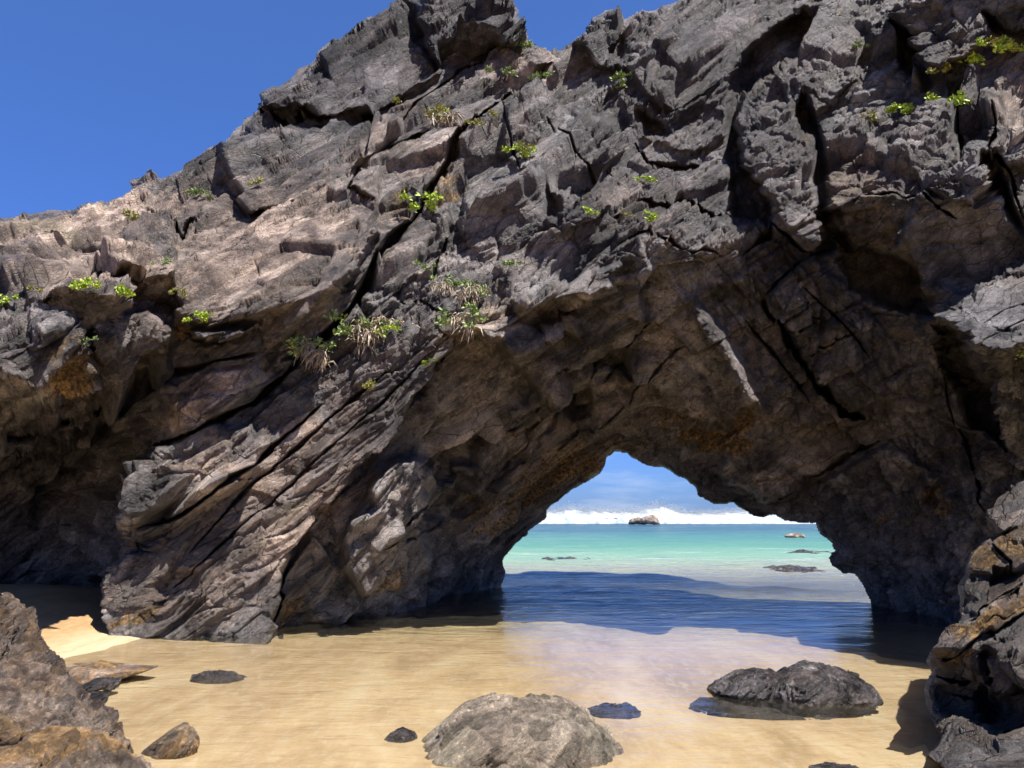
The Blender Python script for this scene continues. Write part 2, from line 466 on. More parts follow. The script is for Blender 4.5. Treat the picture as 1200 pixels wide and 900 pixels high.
        # squared joint blocks where the rock is cut by two sets of straight fractures
        if joint is not None:
            jm = joint.ravel().astype(np.float32); sel = np.nonzero(jm > .03)[0]
            w3 = np.stack([vnoise(fl[sel] * .8 / scale, 111), vnoise(fl[sel] * .8 / scale, 112), vnoise(fl[sel] * .8 / scale, 113)], 1) * .10 * scale
            qq = (fl[sel] + w3) @ FR2 / scale
            add = np.zeros(len(sel), np.float32); tadd = add.copy()
            for (la, lb, amp_, sd_) in ((.95, .48, .19, 3), (.36, .22, .085, 9)):
                rb = np.floor(qq[:, 1] / lb).astype(np.int32); fb = qq[:, 1] / lb - rb
                sh_ = TAB[PERM[(rb + sd_) & 255], 2]
                ra_ = np.floor(qq[:, 0] / la + sh_ * 3).astype(np.int32); fa_ = qq[:, 0] / la + sh_ * 3 - ra_
                rr_ = TAB[hsh(ra_, rb, np.full_like(ra_, sd_))]
                e_ = np.minimum(np.minimum(fb, 1 - fb) * lb, np.minimum(fa_, 1 - fa_) * la)
                tadd += (rr_[:, 3] - .5) * .3
                add += amp_ * ((rr_[:, 0] - .5) + (rr_[:, 1] - .5) * (fa_ - .5) * 1.2 + (rr_[:, 2] - .5) * (fb - .5) * 1.2) - amp_ * .8 * np.clip(1 - e_ / .035, 0, 1)
            tone0[sel] += tadd * jm[sel]
            dj = np.zeros(f.U.size, np.float32); dj[sel] = add * jm[sel] * scale
            disp = disp + dj.reshape(f.U.shape)
        if fade is not None: disp = disp * fade
        f.n = n; f.tone = tone0.reshape(f.U.shape)
        f.PT = P0 + n * disp[..., None]

    def build(f, root, mask, thk, attrs, mat, main='cliff_face', backname='seaward_face', zmin=-.7, wobb=.25):
        org = np.array(root.location)
        mask = mask & (f.PT[..., 2] > zmin)
        Q = mask[:-1, :-1] & mask[1:, :-1] & mask[:-1, 1:] & mask[1:, 1:]
        idx = np.arange(f.U.size).reshape(f.U.shape)
        fi, fj = np.nonzero(Q)
        quads = np.stack([idx[fi, fj], idx[fi + 1, fj], idx[fi + 1, fj + 1], idx[fi, fj + 1]], 1)
        fid = f.FID[:-1, :-1][fi, fj]
        Pw = f.PT.reshape(-1, 3)
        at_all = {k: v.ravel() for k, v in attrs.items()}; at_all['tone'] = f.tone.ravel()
        def sub(name, qd, label=None):
            uq, inv = np.unique(qd, return_inverse=True)
            o = mesh_obj(name, Pw[uq] - org, inv.reshape(qd.shape), mat, root, True, {k: v[uq] for k, v in at_all.items()})
            if label: o['label'] = label
        small = np.isin(fid, [k for k in range(len(f.names)) if (fid == k).sum() < 60])
        if ((fid < 0) | small).any(): sub(main, quads[(fid < 0) | small])
        for k, nm in enumerate(f.names):
            qk = quads[fid == k]
            if len(qk) >= 60: sub(nm, qk, f.labels[k])
        BACK = blur(f.DEP, 6) + thk
        PB = f.pos(BACK)
        PB = PB + (np.stack([vnoise((PB * .8).reshape(-1, 3).astype(np.float32), 5)] * 3, 1) * wobb).reshape(PB.shape) * np.clip(thk - .35, 0, 1)[..., None]
        Qp = np.pad(Q, 1); es = []
        for (di, dj, a, b) in ((-1, 0, (0, 0), (0, 1)), (1, 0, (1, 1), (1, 0)), (0, -1, (1, 0), (0, 0)), (0, 1, (0, 1), (1, 1))):
            nb = Qp[1 + di:1 + di + Q.shape[0], 1 + dj:1 + dj + Q.shape[1]]
            ei, ej = np.nonzero(Q & ~nb)
            es.append(np.stack([idx[ei + a[0], ej + a[1]], idx[ei + b[0], ej + b[1]]], 1))
        E = np.concatenate(es)
        st = 6
        mb = Q[::st, ::st]; PBc = PB[::st, ::st]
        idb = np.arange(PBc.shape[0] * PBc.shape[1]).reshape(PBc.shape[:2])
        bi, bj = np.nonzero(mb[:-1, :-1] & mb[1:, :-1] & mb[:-1, 1:] & mb[1:, 1:])
        bq = np.stack([idb[bi, bj], idb[bi, bj + 1], idb[bi + 1, bj + 1], idb[bi + 1, bj]], 1)
        uq, inv = np.unique(bq, return_inverse=True)
        bv = PBc.reshape(-1, 3)[uq]; bf = inv.reshape(bq.shape)
        ue, einv = np.unique(E, return_inverse=True); einv = einv.reshape(E.shape); ne = len(ue)
        rim = [Pw[ue]]; PBf = PB.reshape(-1, 3)[ue]; LV = 8
        for t in range(1, LV + 1):
            a = t / LV
            p = Pw[ue] * (1 - a) + PBf * a
            rim.append(p + np.stack([vnoise((p * 2.5).astype(np.float32), 15 + c) for c in range(3)], 1) * wobb * .5 * min(1, a * 2) * np.clip(thk.ravel()[ue][:, None], 0, 1))
        rim = np.concatenate(rim)
        rf = np.concatenate([np.stack([einv[:, 1] + t * ne, einv[:, 0] + t * ne, einv[:, 0] + (t + 1) * ne, einv[:, 1] + (t + 1) * ne], 1) for t in range(LV)])
        va = np.concatenate([bv, rim]) - org; fa = np.concatenate([bf, rf + len(bv)])
        z0 = np.zeros(len(va))
        mesh_obj(backname, va, fa, mat, root, True, {'tan': z0, 'ochre': z0 + .2, 'pale': z0, 'warm': z0, 'black': z0, 'tone': z0 + .5})

# ------------------------------------------------------------------ the rock arch
CTRL = [  # u, v, distance in metres
 (-130,280,12.0),(0,258,12.0),(70,245,12.3),(160,215,13.2),(250,170,13.8),(310,110,14.6),(400,55,15.0),(480,-10,15.2),(600,0,15.0),(625,60,14.2),(660,65,14.2),
 (730,20,14.4),(800,-10,14.0),(900,-60,13.6),(1100,-80,12.0),(1330,-100,11.0),
 (-130,340,9.8),(0,340,9.9),(100,300,10.8),(60,360,9.5),(250,250,12.4),(300,300,11.3),(300,390,10.5),(210,370,10.7),(400,150,13.4),(450,200,12.6),(380,330,11.0),
 (0,450,9.4),(-130,450,9.2),(110,430,9.9),(60,520,12.4),(0,560,12.6),(-130,560,11.5),(120,500,12.2),(200,440,10.9),(100,600,12.9),(30,660,12.9),(100,700,12.9),(0,760,12.3),(-130,760,11.5),(120,745,12.6),
 (215,520,10.7),(165,600,10.8),(150,680,10.8),(160,740,10.7),(170,800,10.8),
 (300,450,10.8),(380,440,10.9),(300,550,10.9),(240,640,10.9),(230,740,10.6),(290,745,10.5),(290,800,10.5),(400,540,10.7),(460,480,10.7),(350,640,10.6),
 (480,360,11.3),(450,410,11.1),(540,370,10.9),(545,300,11.8),(530,200,12.6),(560,120,13.4),(640,140,13.3),(620,230,12.4),(620,310,11.7),
 (700,230,12.1),(700,300,11.3),(780,280,10.9),(760,180,12.2),(720,100,13.3),(820,80,12.8),(800,230,11.6),(870,280,10.9),(900,200,11.4),(930,80,12.2),(950,0,12.9),
 (1000,230,10.7),(1050,130,10.9),(1100,60,11.1),(1150,150,10.0),(1200,60,10.2),(1200,180,9.6),(1330,150,9.2),(1060,280,10.4),(1130,300,9.8),
 (430,728,12.2),(430,800,12.2),(360,740,11.2),(360,800,11.2),(500,712,14.2),(500,800,14.4),(583,690,17.2),(583,800,17.2),(560,640,16.6),
 (420,640,11.6),(500,600,12.9),(500,520,12.1),(460,680,12.7),(580,420,11.5),(620,430,12.0),(600,520,13.8),(560,580,14.3),(650,480,13.6),(640,560,15.6),(690,400,12.3),(600,640,17.0),(650,600,16.8),
 (700,480,13.9),(700,545,16.2),(735,525,16.0),(760,400,12.6),(745,330,11.4),(800,330,11.2),(780,450,13.4),(790,510,14.6),(790,555,15.6),(850,590,15.4),(850,520,13.6),(830,420,12.2),(885,480,12.4),
 (900,330,11.1),(920,550,14.2),(910,605,15.0),(958,612,14.6),(960,400,11.5),(1010,490,12.2),(1000,560,13.4),(980,660,14.2),(1018,712,13.9),(1018,800,13.9),(1060,650,13.2),(1050,560,12.8),(1060,735,13.0),(1060,800,13.0),
 (1000,330,10.9),(1060,400,11.3),(1120,480,11.3),(1100,380,10.2),(1180,380,9.4),(1330,380,9.0),(1180,480,10.6),(1330,480,10.4),(1120,600,12.1),(1200,600,11.2),(1330,600,10.6),(1110,740,12.2),(1200,740,11.3),(1330,740,10.6),(1330,800,10.6),(1110,800,12.2),
]

FACETS = [
 ('rock_slab', [(147,800),(146,700),(150,612),(190,588),(240,556),(306,505),(384,440),(440,400),(520,372),(547,385),(500,470),(441,545),(384,608),(334,674),(304,745),(300,800)], (300, 600, 10.62), -.05, -.13, 'long sunlit slab leaning up to the right'),
 ('summit_boulder', [(490,22),(508,-20),(560,-30),(596,-4),(617,48),(600,64),(580,52),(566,60),(545,70),(520,75),(498,52)], -1.0, .1, .5, 'big dark boulder perched on the skyline'),
 ('summit_boulder', [(512,48),(545,36),(584,40),(590,52),(566,62),(545,73),(520,78)], -.5, 0, 3.2, None),
 ('rock_block', [(300,125),(312,98),(350,78),(398,50),(440,20),(472,22),(498,60),(520,84),(470,112),(420,127),(398,130),(350,122)], -.5, 0, -.3, None),
 ('rock_block', [(262,172),(300,145),(345,142),(418,132),(470,150),(432,186),(400,205),(345,229),(285,242),(270,225)], -.75, 0, -.2, None),
 ('rock_block', [(158,206),(178,192),(212,197),(262,174),(275,225),(235,252),(205,262),(170,240)], -.1, 0, 0, None),
 ('rock_block', [(-10,256),(60,244),(140,232),(165,250),(200,268),(160,285),(60,278),(-10,290)], -.15, 0, -.4, 'pale tan weathered block on the skyline'),
 ('rock_slab', [(203,272),(240,250),(285,245),(345,232),(400,210),(446,192),(443,240),(440,276),(405,330),(345,372),(280,396),(240,400),(205,378),(200,320)], -.55, 0, -.3, 'big rounded tan slab'),
 ('rock_slab', [(205,368),(245,385),(345,355),(405,318),(345,378),(285,402),(240,405),(208,385)], -.2, 0, 2.0, None),
 ('rock_slab', [(108,298),(150,270),(205,262),(206,310),(203,352),(160,340),(130,318)], -1.0, 0, -.3, None),
 ('rock_slab', [(128,330),(160,328),(203,330),(206,352),(180,352)], -.5, 0, 2.5, None),
 ('rock_slab', [(-130,300),(40,285),(105,300),(130,330),(150,352),(146,364),(58,360),(20,345),(-130,352)], -1.1, 0, -.4, 'flat topped slab with two lime tufts'),
 ('rock_slab', [(58,356),(148,360),(130,385),(95,392),(66,376)], -.6, 0, 2.8, None),
 ('rock_block', [(-130,345),(20,340),(58,362),(92,392),(118,455),(95,460),(60,452),(20,430),(-130,440)], -.9, 0, -.3, 'block with orange lichen'),
 ('rock_block', [(-130,436),(20,428),(60,450),(118,456),(100,485),(50,505),(-130,520)], -.35, 0, 2.2, None),
 ('rock_block', [(110,380),(170,368),(205,385),(200,420),(170,460),(130,480),(118,450),(100,400)], -.35, 0, .6, None),
 ('rock_slab', [(210,475),(245,440),(300,425),(308,445),(262,486),(212,512)], (255, 465, 10.45), .05, -.3, 'light tan wedge shaped slab'),
 ('rock_block', [(172,545),(195,520),(240,500),(292,496),(312,520),(300,545),(250,565),(200,600),(160,622),(150,590)], (235, 550, 10.35), -.05, -.25, 'rounded block with a pale patch'),
 ('rock_block', [(160,615),(200,590),(250,560),(305,540),(290,562),(232,604),(180,640),(150,650)], (230, 590, 10.40), 0, 1.2, None),
 ('rock_slab', [(310,420),(345,385),(400,372),(440,330),(470,345),(440,395),(380,450),(318,512),(300,500)], (370, 430, 10.85), 0, -.1, 'dark banded slab'),
 ('rock_slab', [(420,350),(444,285),(500,230),(530,240),(500,300),(460,340)], -.35, 0, -.2, None),
 ('rock_block', [(532,238),(560,215),(602,212),(640,222),(652,248),(600,292),(566,300),(540,270)], -.55, 0, .9, None),
 ('rock_block', [(604,212),(660,200),(715,240),(700,262),(640,300),(610,290),(650,250)], -.45, 0, .9, None),
 ('rock_block', [(520,240),(545,300),(600,330),(596,345),(545,352),(500,330),(500,280)], -.1, 0, .3, None),
 ('rock_block', [(598,132),(640,118),(700,138),(752,160),(712,200),(660,206),(610,205),(590,170)], -.35, 0, .2, None),
 ('rock_shelf', [(603,352),(640,332),(700,318),(728,308),(712,340),(682,356),(640,366),(607,364)], -.85, 0, -1.2, 'sunlit shelf under the plants'),
 ('rock_shelf', [(606,360),(640,362),(690,350),(660,374),(612,378)], -.45, 0, 2.4, None),
 ('rock_shelf', [(535,372),(590,362),(642,396),(632,412),(604,418),(560,398),(535,400)], -.55, 0, -1.0, 'sunlit lip above the shaded arch wall'),
 ('rock_shelf', [(635,386),(682,373),(672,394),(642,408)], -.55, 0, -1.3, None),
 ('rock_block', [(432,574),(470,540),(492,534),(521,555),(498,598),(470,600),(440,600)], -.7, 0, -.2, 'sunlit block edge low on the arch wall'),
 ('rock_block', [(410,610),(440,598),(498,598),(496,660),(460,690),(430,705),(405,660)], -.5, 0, .8, None),
 ('rock_block', [(673,52),(697,15),(715,5),(730,14),(726,34),(712,46),(716,60),(735,82),(700,72)], -.8, 0, .5, None),
 ('rock_block', [(733,22),(756,8),(810,-14),(852,-30),(862,90),(802,128),(760,118),(728,72)], -.45, 0, .1, None),
 ('rock_block', [(728,118),(790,128),(860,95),(856,160),(800,180),(745,168)], -.2, 0, .1, None),
 ('rock_block', [(868,150),(895,126),(920,120),(938,160),(958,170),(964,235),(948,300),(905,245),(878,195)], -.65, 0, -.1, 'grey angular block beside the dark cleft'),
 ('rock_block', [(962,150),(1000,140),(1020,165),(1040,170),(1000,215),(966,245),(962,210)], -.4, 0, -.2, 'rounded pinkish block'),
 ('rock_block', [(905,75),(960,40),(1010,40),(1010,90),(950,140),(920,112)], -.3, 0, -.1, None),
 ('rock_block', [(1055,12),(1080,-30),(1110,-20),(1150,18),(1165,40),(1130,80),(1100,90),(1075,50)], -.7, 0, .4, 'round knobbly boulder beneath the dark overhang'),
 ('rock_overhang', [(1095,-120),(1340,-120),(1340,70),(1200,36),(1188,40),(1150,16),(1110,0)], -.9, 0, 1.0, 'dark overhang in the top corner'),
 ('rock_slab', [(965,245),(1040,172),(1075,120),(1112,100),(1120,150),(1080,215),(1050,230),(1010,226),(985,248)], (1050, 190, 10.05), -.3, -.3, 'tilted slab with a sunlit top edge painted pale'),
 ('rock_block', [(1075,212),(1120,160),(1160,150),(1170,200),(1150,235),(1120,240)], -.75, 0, -.1, None),
 ('rock_block', [(1150,145),(1160,120),(1210,120),(1210,190),(1180,195)], -.6, 0, -.1, None),
 ('rock_block', [(1073,216),(1125,240),(1170,235),(1200,290),(1205,300),(1130,345),(1040,300),(1060,260)], (1125, 280, 9.75), -.2, .8, 'big smooth shaded face'),
 ('rock_block', [(985,248),(1010,228),(1060,225),(1075,220),(1060,262),(1040,300),(1000,290)], -.3, 0, 1.2, None),
 ('rock_slab', [(1102,372),(1160,328),(1205,298),(1340,215),(1340,385),(1210,394),(1152,416),(1130,398)], (1160, 350, 8.9), -.25, -.9, 'pale striated slab jutting out'),
 ('rock_slab', [(1125,396),(1152,414),(1205,395),(1340,386),(1340,640),(1240,600),(1185,520)], -.8, 0, 1.2, None),
 ('rock_slab', [(796,350),(820,346),(856,394),(894,476),(872,472),(834,416)], -1.15, 0, -1.6, 'narrow sunlit slab edge'),
 ('rock_slab', [(790,330),(808,352),(838,412),(872,468),(876,484),(830,500),(770,462),(715,410),(730,345),(770,300)], (815, 415, 12.0), -.45, 1.15, 'dark soffit slab above the opening'),
 ('rock_slab', [(820,350),(880,322),(900,350),(925,400),(960,455),(990,490),(950,500),(900,490),(852,396)], (905, 410, 11.8), -.25, .8, None),
 ('rock_slab', [(905,345),(945,300),(1000,340),(1060,420),(1070,480),(1010,480),(962,450),(925,395)], (990, 400, 11.2), .05, .75, None),
 ('rock_slab', [(880,500),(950,500),(1010,495),(1030,520),(960,560),(895,590),(850,560),(840,520)], (940, 530, 13.1), -.1, 1.2, 'broad pale shaded plate over the opening'),
 ('rock_slab', [(955,572),(1040,522),(1100,560),(1080,600),(1000,640),(965,610)], -.25, 0, .6, None),
 ('rock_slab', [(640,440),(740,340),(770,300),(735,345),(715,408),(690,430),(640,480)], -.1, 0, .2, None),
 ('rock_slab', [(590,470),(640,440),(735,440),(800,470),(830,505),(770,520),(700,530),(620,590),(560,600),(560,530)], -.15, 0, .3, None),
]

GROOVES = [  # wide pits: polygon, extra depth
 ([(547,388),(600,418),(648,470),(600,540),(540,600),(505,610),(500,575),(524,553),(494,532),(470,536),(440,560),(432,578),(408,612),(400,660),(428,706),(400,745),(306,748),(334,674),(384,608),(441,545),(500,468)], .55),
 ([(880,60),(905,40),(940,12),(962,20),(950,45),(905,82),(880,120),(866,150),(870,190),(912,245),(903,262),(858,262),(853,180),(855,92)], .75),
 ([(922,118),(948,122),(965,175),(976,292),(962,300),(957,180),(930,150)], .55),
 ([(1052,30),(1072,45),(1095,92),(1085,105),(1060,85)], .6),
 ([(745,130),(775,140),(790,160),(770,165)], .5),
 ([(650,462),(690,452),(694,485),(672,492),(655,480)], .7),
 ([(1150,165),(1165,185),(1185,240),(1200,275),(1180,250),(1155,205)], .8),
 ([(975,262),(1000,290),(1040,305),(1100,350),(1095,372),(1060,360),(1000,330),(985,300)], 1.3),
 ([(640,205),(655,222),(650,250),(640,235)], .4),
 ([(1100,375),(1125,400),(1180,520),(1140,500),(1110,440)], 1.0),
 ([(-130,545),(60,515),(125,500),(160,522),(148,600),(146,700),(145,765),(-130,765)], 2.2),
]

CRACKS = [  # polyline, half width px, depth m
 ([(650,90),(615,106),(572,138),(542,165),(518,208),(480,256),(446,298),(410,362),(372,402),(330,425)], 6, 1.1),
 ([(285,243),(345,230),(400,207),(450,186),(505,158)], 3.5, .7),
 ([(200,263),(213,273),(240,251)], 2.5, .5),
 ([(0,508),(60,492),(110,492),(160,458),(200,440),(250,424),(310,412)], 4, .7),
 ([(180,524),(210,516),(250,494),(300,470),(330,442),(358,412)], 4.5, .9),
 ([(165,620),(213,600),(262,566),(300,545),(320,522),(380,470)], 3.5, .7),
 ([(545,386),(500,466),(440,543),(384,606),(334,672),(308,742)], 4, .6),
 ([(222,648),(290,572),(350,520),(410,470),(470,425)], 2.4, .4),
 ([(200,690),(240,660),(300,600),(380,530),(450,470),(520,400)], 1.8, .25),
 ([(890,345),(912,380),(930,410),(960,452),(985,480),(1016,492)], 6, 1.0),
 ([(870,372),(905,412),(950,470)], 2.0, .35),
 ([(898,343),(922,322),(945,300)], 2.2, .35),
 ([(940,335),(962,356),(985,376),(1020,420)], 1.8, .3),
 ([(930,458),(948,444),(962,436)], 1.8, .3),
 ([(915,378),(950,352)], 1.3, .2), ([(925,395),(968,365)], 1.3, .2), ([(948,420),(1000,385)], 1.3, .2),
 ([(1032,518),(1000,533),(955,560),(900,586)], 3, .5),
 ([(735,470),(770,430),(800,408)], 2, .3), ([(690,455),(735,410),(765,380)], 2, .3), ([(620,520),(680,470),(740,430)], 2, .25),
 ([(600,560),(670,505),(740,470)], 1.6, .2), ([(430,640),(500,590),(560,520),(640,450)], 2.2, .3), ([(400,700),(480,640),(560,570),(610,520)], 1.6, .2),
 ([(1073,216),(1095,240),(1120,258)], 2.2, .4), ([(1010,228),(1060,222),(1075,215)], 2, .3),
 ([(400,130),(350,124),(344,141),(300,128)], 3, .6), ([(520,84),(470,112),(420,128)], 2.4, .4), ([(470,150),(500,120),(540,90),(570,70)], 2.4, .4),
 ([(430,186),(410,230),(440,240)], 2, .3), ([(590,130),(600,170),(612,206)], 2, .3), ([(640,140),(690,190),(720,215)], 1.6, .25),
 ([(500,330),(520,290),(535,240)], 2, .35), ([(470,345),(520,370)], 1.8, .3), ([(700,262),(740,240),(800,235),(860,262)], 2.2, .35),
 ([(740,170),(760,200),(820,190),(856,170)], 2, .35), ([(1165,120),(1155,160),(1185,205),(1200,260)], 2.5, .5), ([(1112,100),(1125,150),(1120,175)], 2.2, .45),
 ([(700,300),(760,268),(800,290),(850,300)], 1.8, .3), ([(870,300),(905,262),(950,300),(975,292)], 2.5, .5), ([(1120,430),(1160,480),(1200,560)], 2, .35), ([(1105,430),(1120,520),(1160,600)], 2, .3),
 ([(1140,345),(1175,322),(1205,312)], .9, .08), ([(1150,380),(1180,362),(1210,350)], .9, .08), ([(1145,402),(1205,372)], 1.1, .12),
]

AF = Face(-130, 1335, -110, 800, 1.2, CTRL)
AF.carve(FACETS, GROOVES, CRACKS, soft=.3)
rough = 1.05 - AF.spots([(1000,150,120,90,0,.4),(880,190,60,110,0,.45),(700,200,120,80,0,.25),(320,300,150,80,30,.65),(100,300,110,50,10,.35),(340,590,230,80,42,.62),(1130,280,80,60,0,.8),(930,540,90,50,20,.7),(800,410,60,90,0,.6),(700,430,90,90,0,.4),(480,650,110,90,40,.55),(950,420,140,100,0,.6),(1170,350,90,45,35,.85),(230,730,130,40,0,.6)])
bigm = 1.15 - AF.spots([(330,570,230,110,42,.85),(300,300,150,80,20,.6),(100,290,120,50,0,.5),(1170,350,100,60,30,1.05),(160,225,160,60,-20,1.05),(330,100,160,50,35,.6),(840,420,80,110,-55,.8),(950,430,130,110,0,.85),(940,540,90,40,0,.8),(1125,280,70,50,0,.9)])
ribm = AF.spots([(400,540,210,90,42,1.0),(1180,350,110,60,36,.7),(700,240,160,80,30,.9),(900,250,120,100,30,.8),(480,300,80,60,45,.9),(1050,180,90,70,40,.8),(400,140,140,60,30,.6),(640,560,120,100,42,.7),(260,470,60,30,35,.9)])
cross = AF.spots([(960,430,150,150,0,1.0),(820,400,70,90,0,.9),(900,150,70,90,0,.6),(1130,260,90,60,0,.8),(1060,560,120,90,0,.7)])
SKY = [(-140,282),(-60,262),(0,253),(20,248),(42,248),(68,246),(92,239),(104,238),(128,234),(142,228),(158,222),(158,212),(178,202),(196,206),(212,200),(232,178),(262,170),(268,160),(278,152),(303,126),(308,106),(328,96),(350,85),(365,72),(384,62),(400,50),(416,36),(432,22),(446,18),(460,21),(467,6),(480,-15),(560,-26),(592,-2),(602,18),(613,46),(626,58),(640,66),(656,64),(672,50),(690,35),(698,17),(715,7),(728,13),(736,19),(755,10),(770,11),(782,3),(800,-3),(815,-9),(900,-42),(1000,-64),(1340,-80)]
OPEN = [(594,650),(602,640),(622,620),(640,606),(641,598),(668,575),(686,563),(701,554),(707,545),(712,533),(722,529),(735,530),(748,539),(762,547),(775,547),(790,556),(805,562),(814,570),(822,582),(835,592),(850,591),(860,590),(872,600),(882,607),(892,608),(906,602),(920,611),(940,613),(958,612),(962,625),(976,636),(980,645),(971,655),(973,664),(986,672),(1004,672),(1011,685),(1016,700),(1019,712),(1019,810),(571,810),(571,705),(578,692),(585,686),(592,672),(589,657)]
dop = AF.up(dist_line(OPEN, AF.U[::6, ::6], AF.V[::6, ::6])[0].astype(np.float64))
jointm = AF.spots([(960,400,130,150,-20,1.0),(840,400,60,80,0,.7),(1000,150,120,90,0,.7),(1130,250,70,60,0,.6),(940,560,90,40,0,.5),(1050,570,60,50,0,.5)])
AF.relief(rough, bigm, ribm, cross, joint=jointm, fade=np.clip(dop / 30, .3, 1))
UM, VM = AF.U + .10 * AF.WU + .35 * AF.WU2, AF.V + .10 * AF.WV + .35 * AF.WV2
skyv = np.interp(UM, [p[0] for p in SKY], [p[1] for p in SKY]) + 4
mask = (VM > skyv) & ~inside(OPEN, UM, VM)
THK = .35 + 2.4 * np.clip(dop / 150, 0, 1) ** .8
attrs_all = {'tan': AF.spots([(230,680,90,60,0,.5),(330,540,140,50,42,.5),(930,540,90,40,0,.2),(640,560,120,40,40,.15),(90,262,130,30,8,1.0),(300,290,140,75,25,.72),(110,310,110,40,0,.7),(240,470,60,22,40,.8),(340,620,60,40,42,.85),(250,540,70,40,30,.45),(200,700,70,40,0,.5),(500,190,80,40,45,.35),(560,380,60,20,30,.6),(370,600,70,26,42,.9),(600,90,60,30,0,.4),(1000,200,50,30,0,.6),(1170,70,60,30,0,.5),(740,240,40,30,0,.4),(1180,110,50,60,0,.35),(160,185,60,20,30,.3),(440,160,60,22,30,.4)]),  # tan rock; soffit and lower buttress spots also paint in extra light
 'ochre': 1.25 * AF.spots([(80,430,34,40,0,.75),(640,560,110,40,38,.62),(840,520,50,18,-10,.85),(870,500,40,14,60,.7),(700,540,60,24,20,.6),(560,600,70,30,40,.5),(330,720,40,20,40,.5),(215,395,14,24,0,.6),(545,340,18,16,0,.4),(1100,585,30,26,0,.6),(980,400,50,20,45,.35),(175,720,30,12,30,.7),(440,690,70,25,30,.45),(520,215,14,30,-40,.45),(470,240,16,30,-40,.4),(800,490,60,20,0,.5),(60,600,60,60,0,.25),(1040,620,40,40,0,.35),(785,285,14,8,0,.5)]),
 'pale': AF.spots([(258,516,18,8,10,1.1),(60,262,50,14,-20,1.0),(345,596,44,14,42,.8),(978,195,14,12,0,.8),(945,165,10,12,0,.9),(1000,212,50,6,42,1.0),(1165,352,70,34,36,.42),(845,412,70,9,-56,.6),(300,640,50,12,42,.5),(20,262,60,12,0,.7),(690,336,40,10,20,.45),(985,25,14,10,0,.6),(640,340,26,8,15,.5),(570,368,30,8,20,.6),(260,600,30,10,40,.4),(165,615,8,8,0,.6)]),  # pale patches; narrow strips on slab and shelf edges paint in sunlight
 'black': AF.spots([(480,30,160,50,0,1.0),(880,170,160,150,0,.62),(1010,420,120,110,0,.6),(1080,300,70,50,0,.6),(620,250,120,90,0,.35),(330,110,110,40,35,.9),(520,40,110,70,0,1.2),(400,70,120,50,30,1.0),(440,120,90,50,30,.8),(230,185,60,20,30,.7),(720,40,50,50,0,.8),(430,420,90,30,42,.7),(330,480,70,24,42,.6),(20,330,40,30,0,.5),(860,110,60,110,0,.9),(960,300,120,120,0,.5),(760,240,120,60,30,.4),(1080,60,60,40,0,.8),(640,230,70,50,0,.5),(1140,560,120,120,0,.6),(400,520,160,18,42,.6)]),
 'warm': AF.spots([(150,320,300,90,10,.8),(620,540,200,120,40,1.0),(900,500,160,90,0,.8),(760,400,90,90,0,.6),(400,600,180,80,42,.6),(60,560,140,160,0,.5),(1080,600,80,80,0,.6)])}
arch = empty('rock_arch', (0, 13, 0))
tag(arch, 'huge dark jointed rock arch with tilted slabs and a low opening onto the sea', 'rock arch')
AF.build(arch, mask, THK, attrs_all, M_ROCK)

def arch_point(u, v):
    """world point and outward direction of the arch surface at pixel u, v"""
    j = int(round((u - AF.u0) / AF.S)); i = int(round((v - AF.v0) / AF.S))
    p = AF.PT[i - 3:i + 4, j - 3:j + 4].reshape(-1, 3)
    return Vector(p[np.argmin(p[:, 1])]), Vector(AF.n[i, j])

# ------------------------------------------------------------------ free-standing rocks from an outline
def ico(sub):
    bm = bmesh.new(); bmesh.ops.create_icosphere(bm, subdivisions=sub, radius=1.0)
    v = np.array([x.co for x in bm.verts]); f = np.array([[y.index for y in x.verts] for x in bm.faces]); bm.free()
    return v, f
ICO = {k: ico(k) for k in (4, 5, 6, 7)}

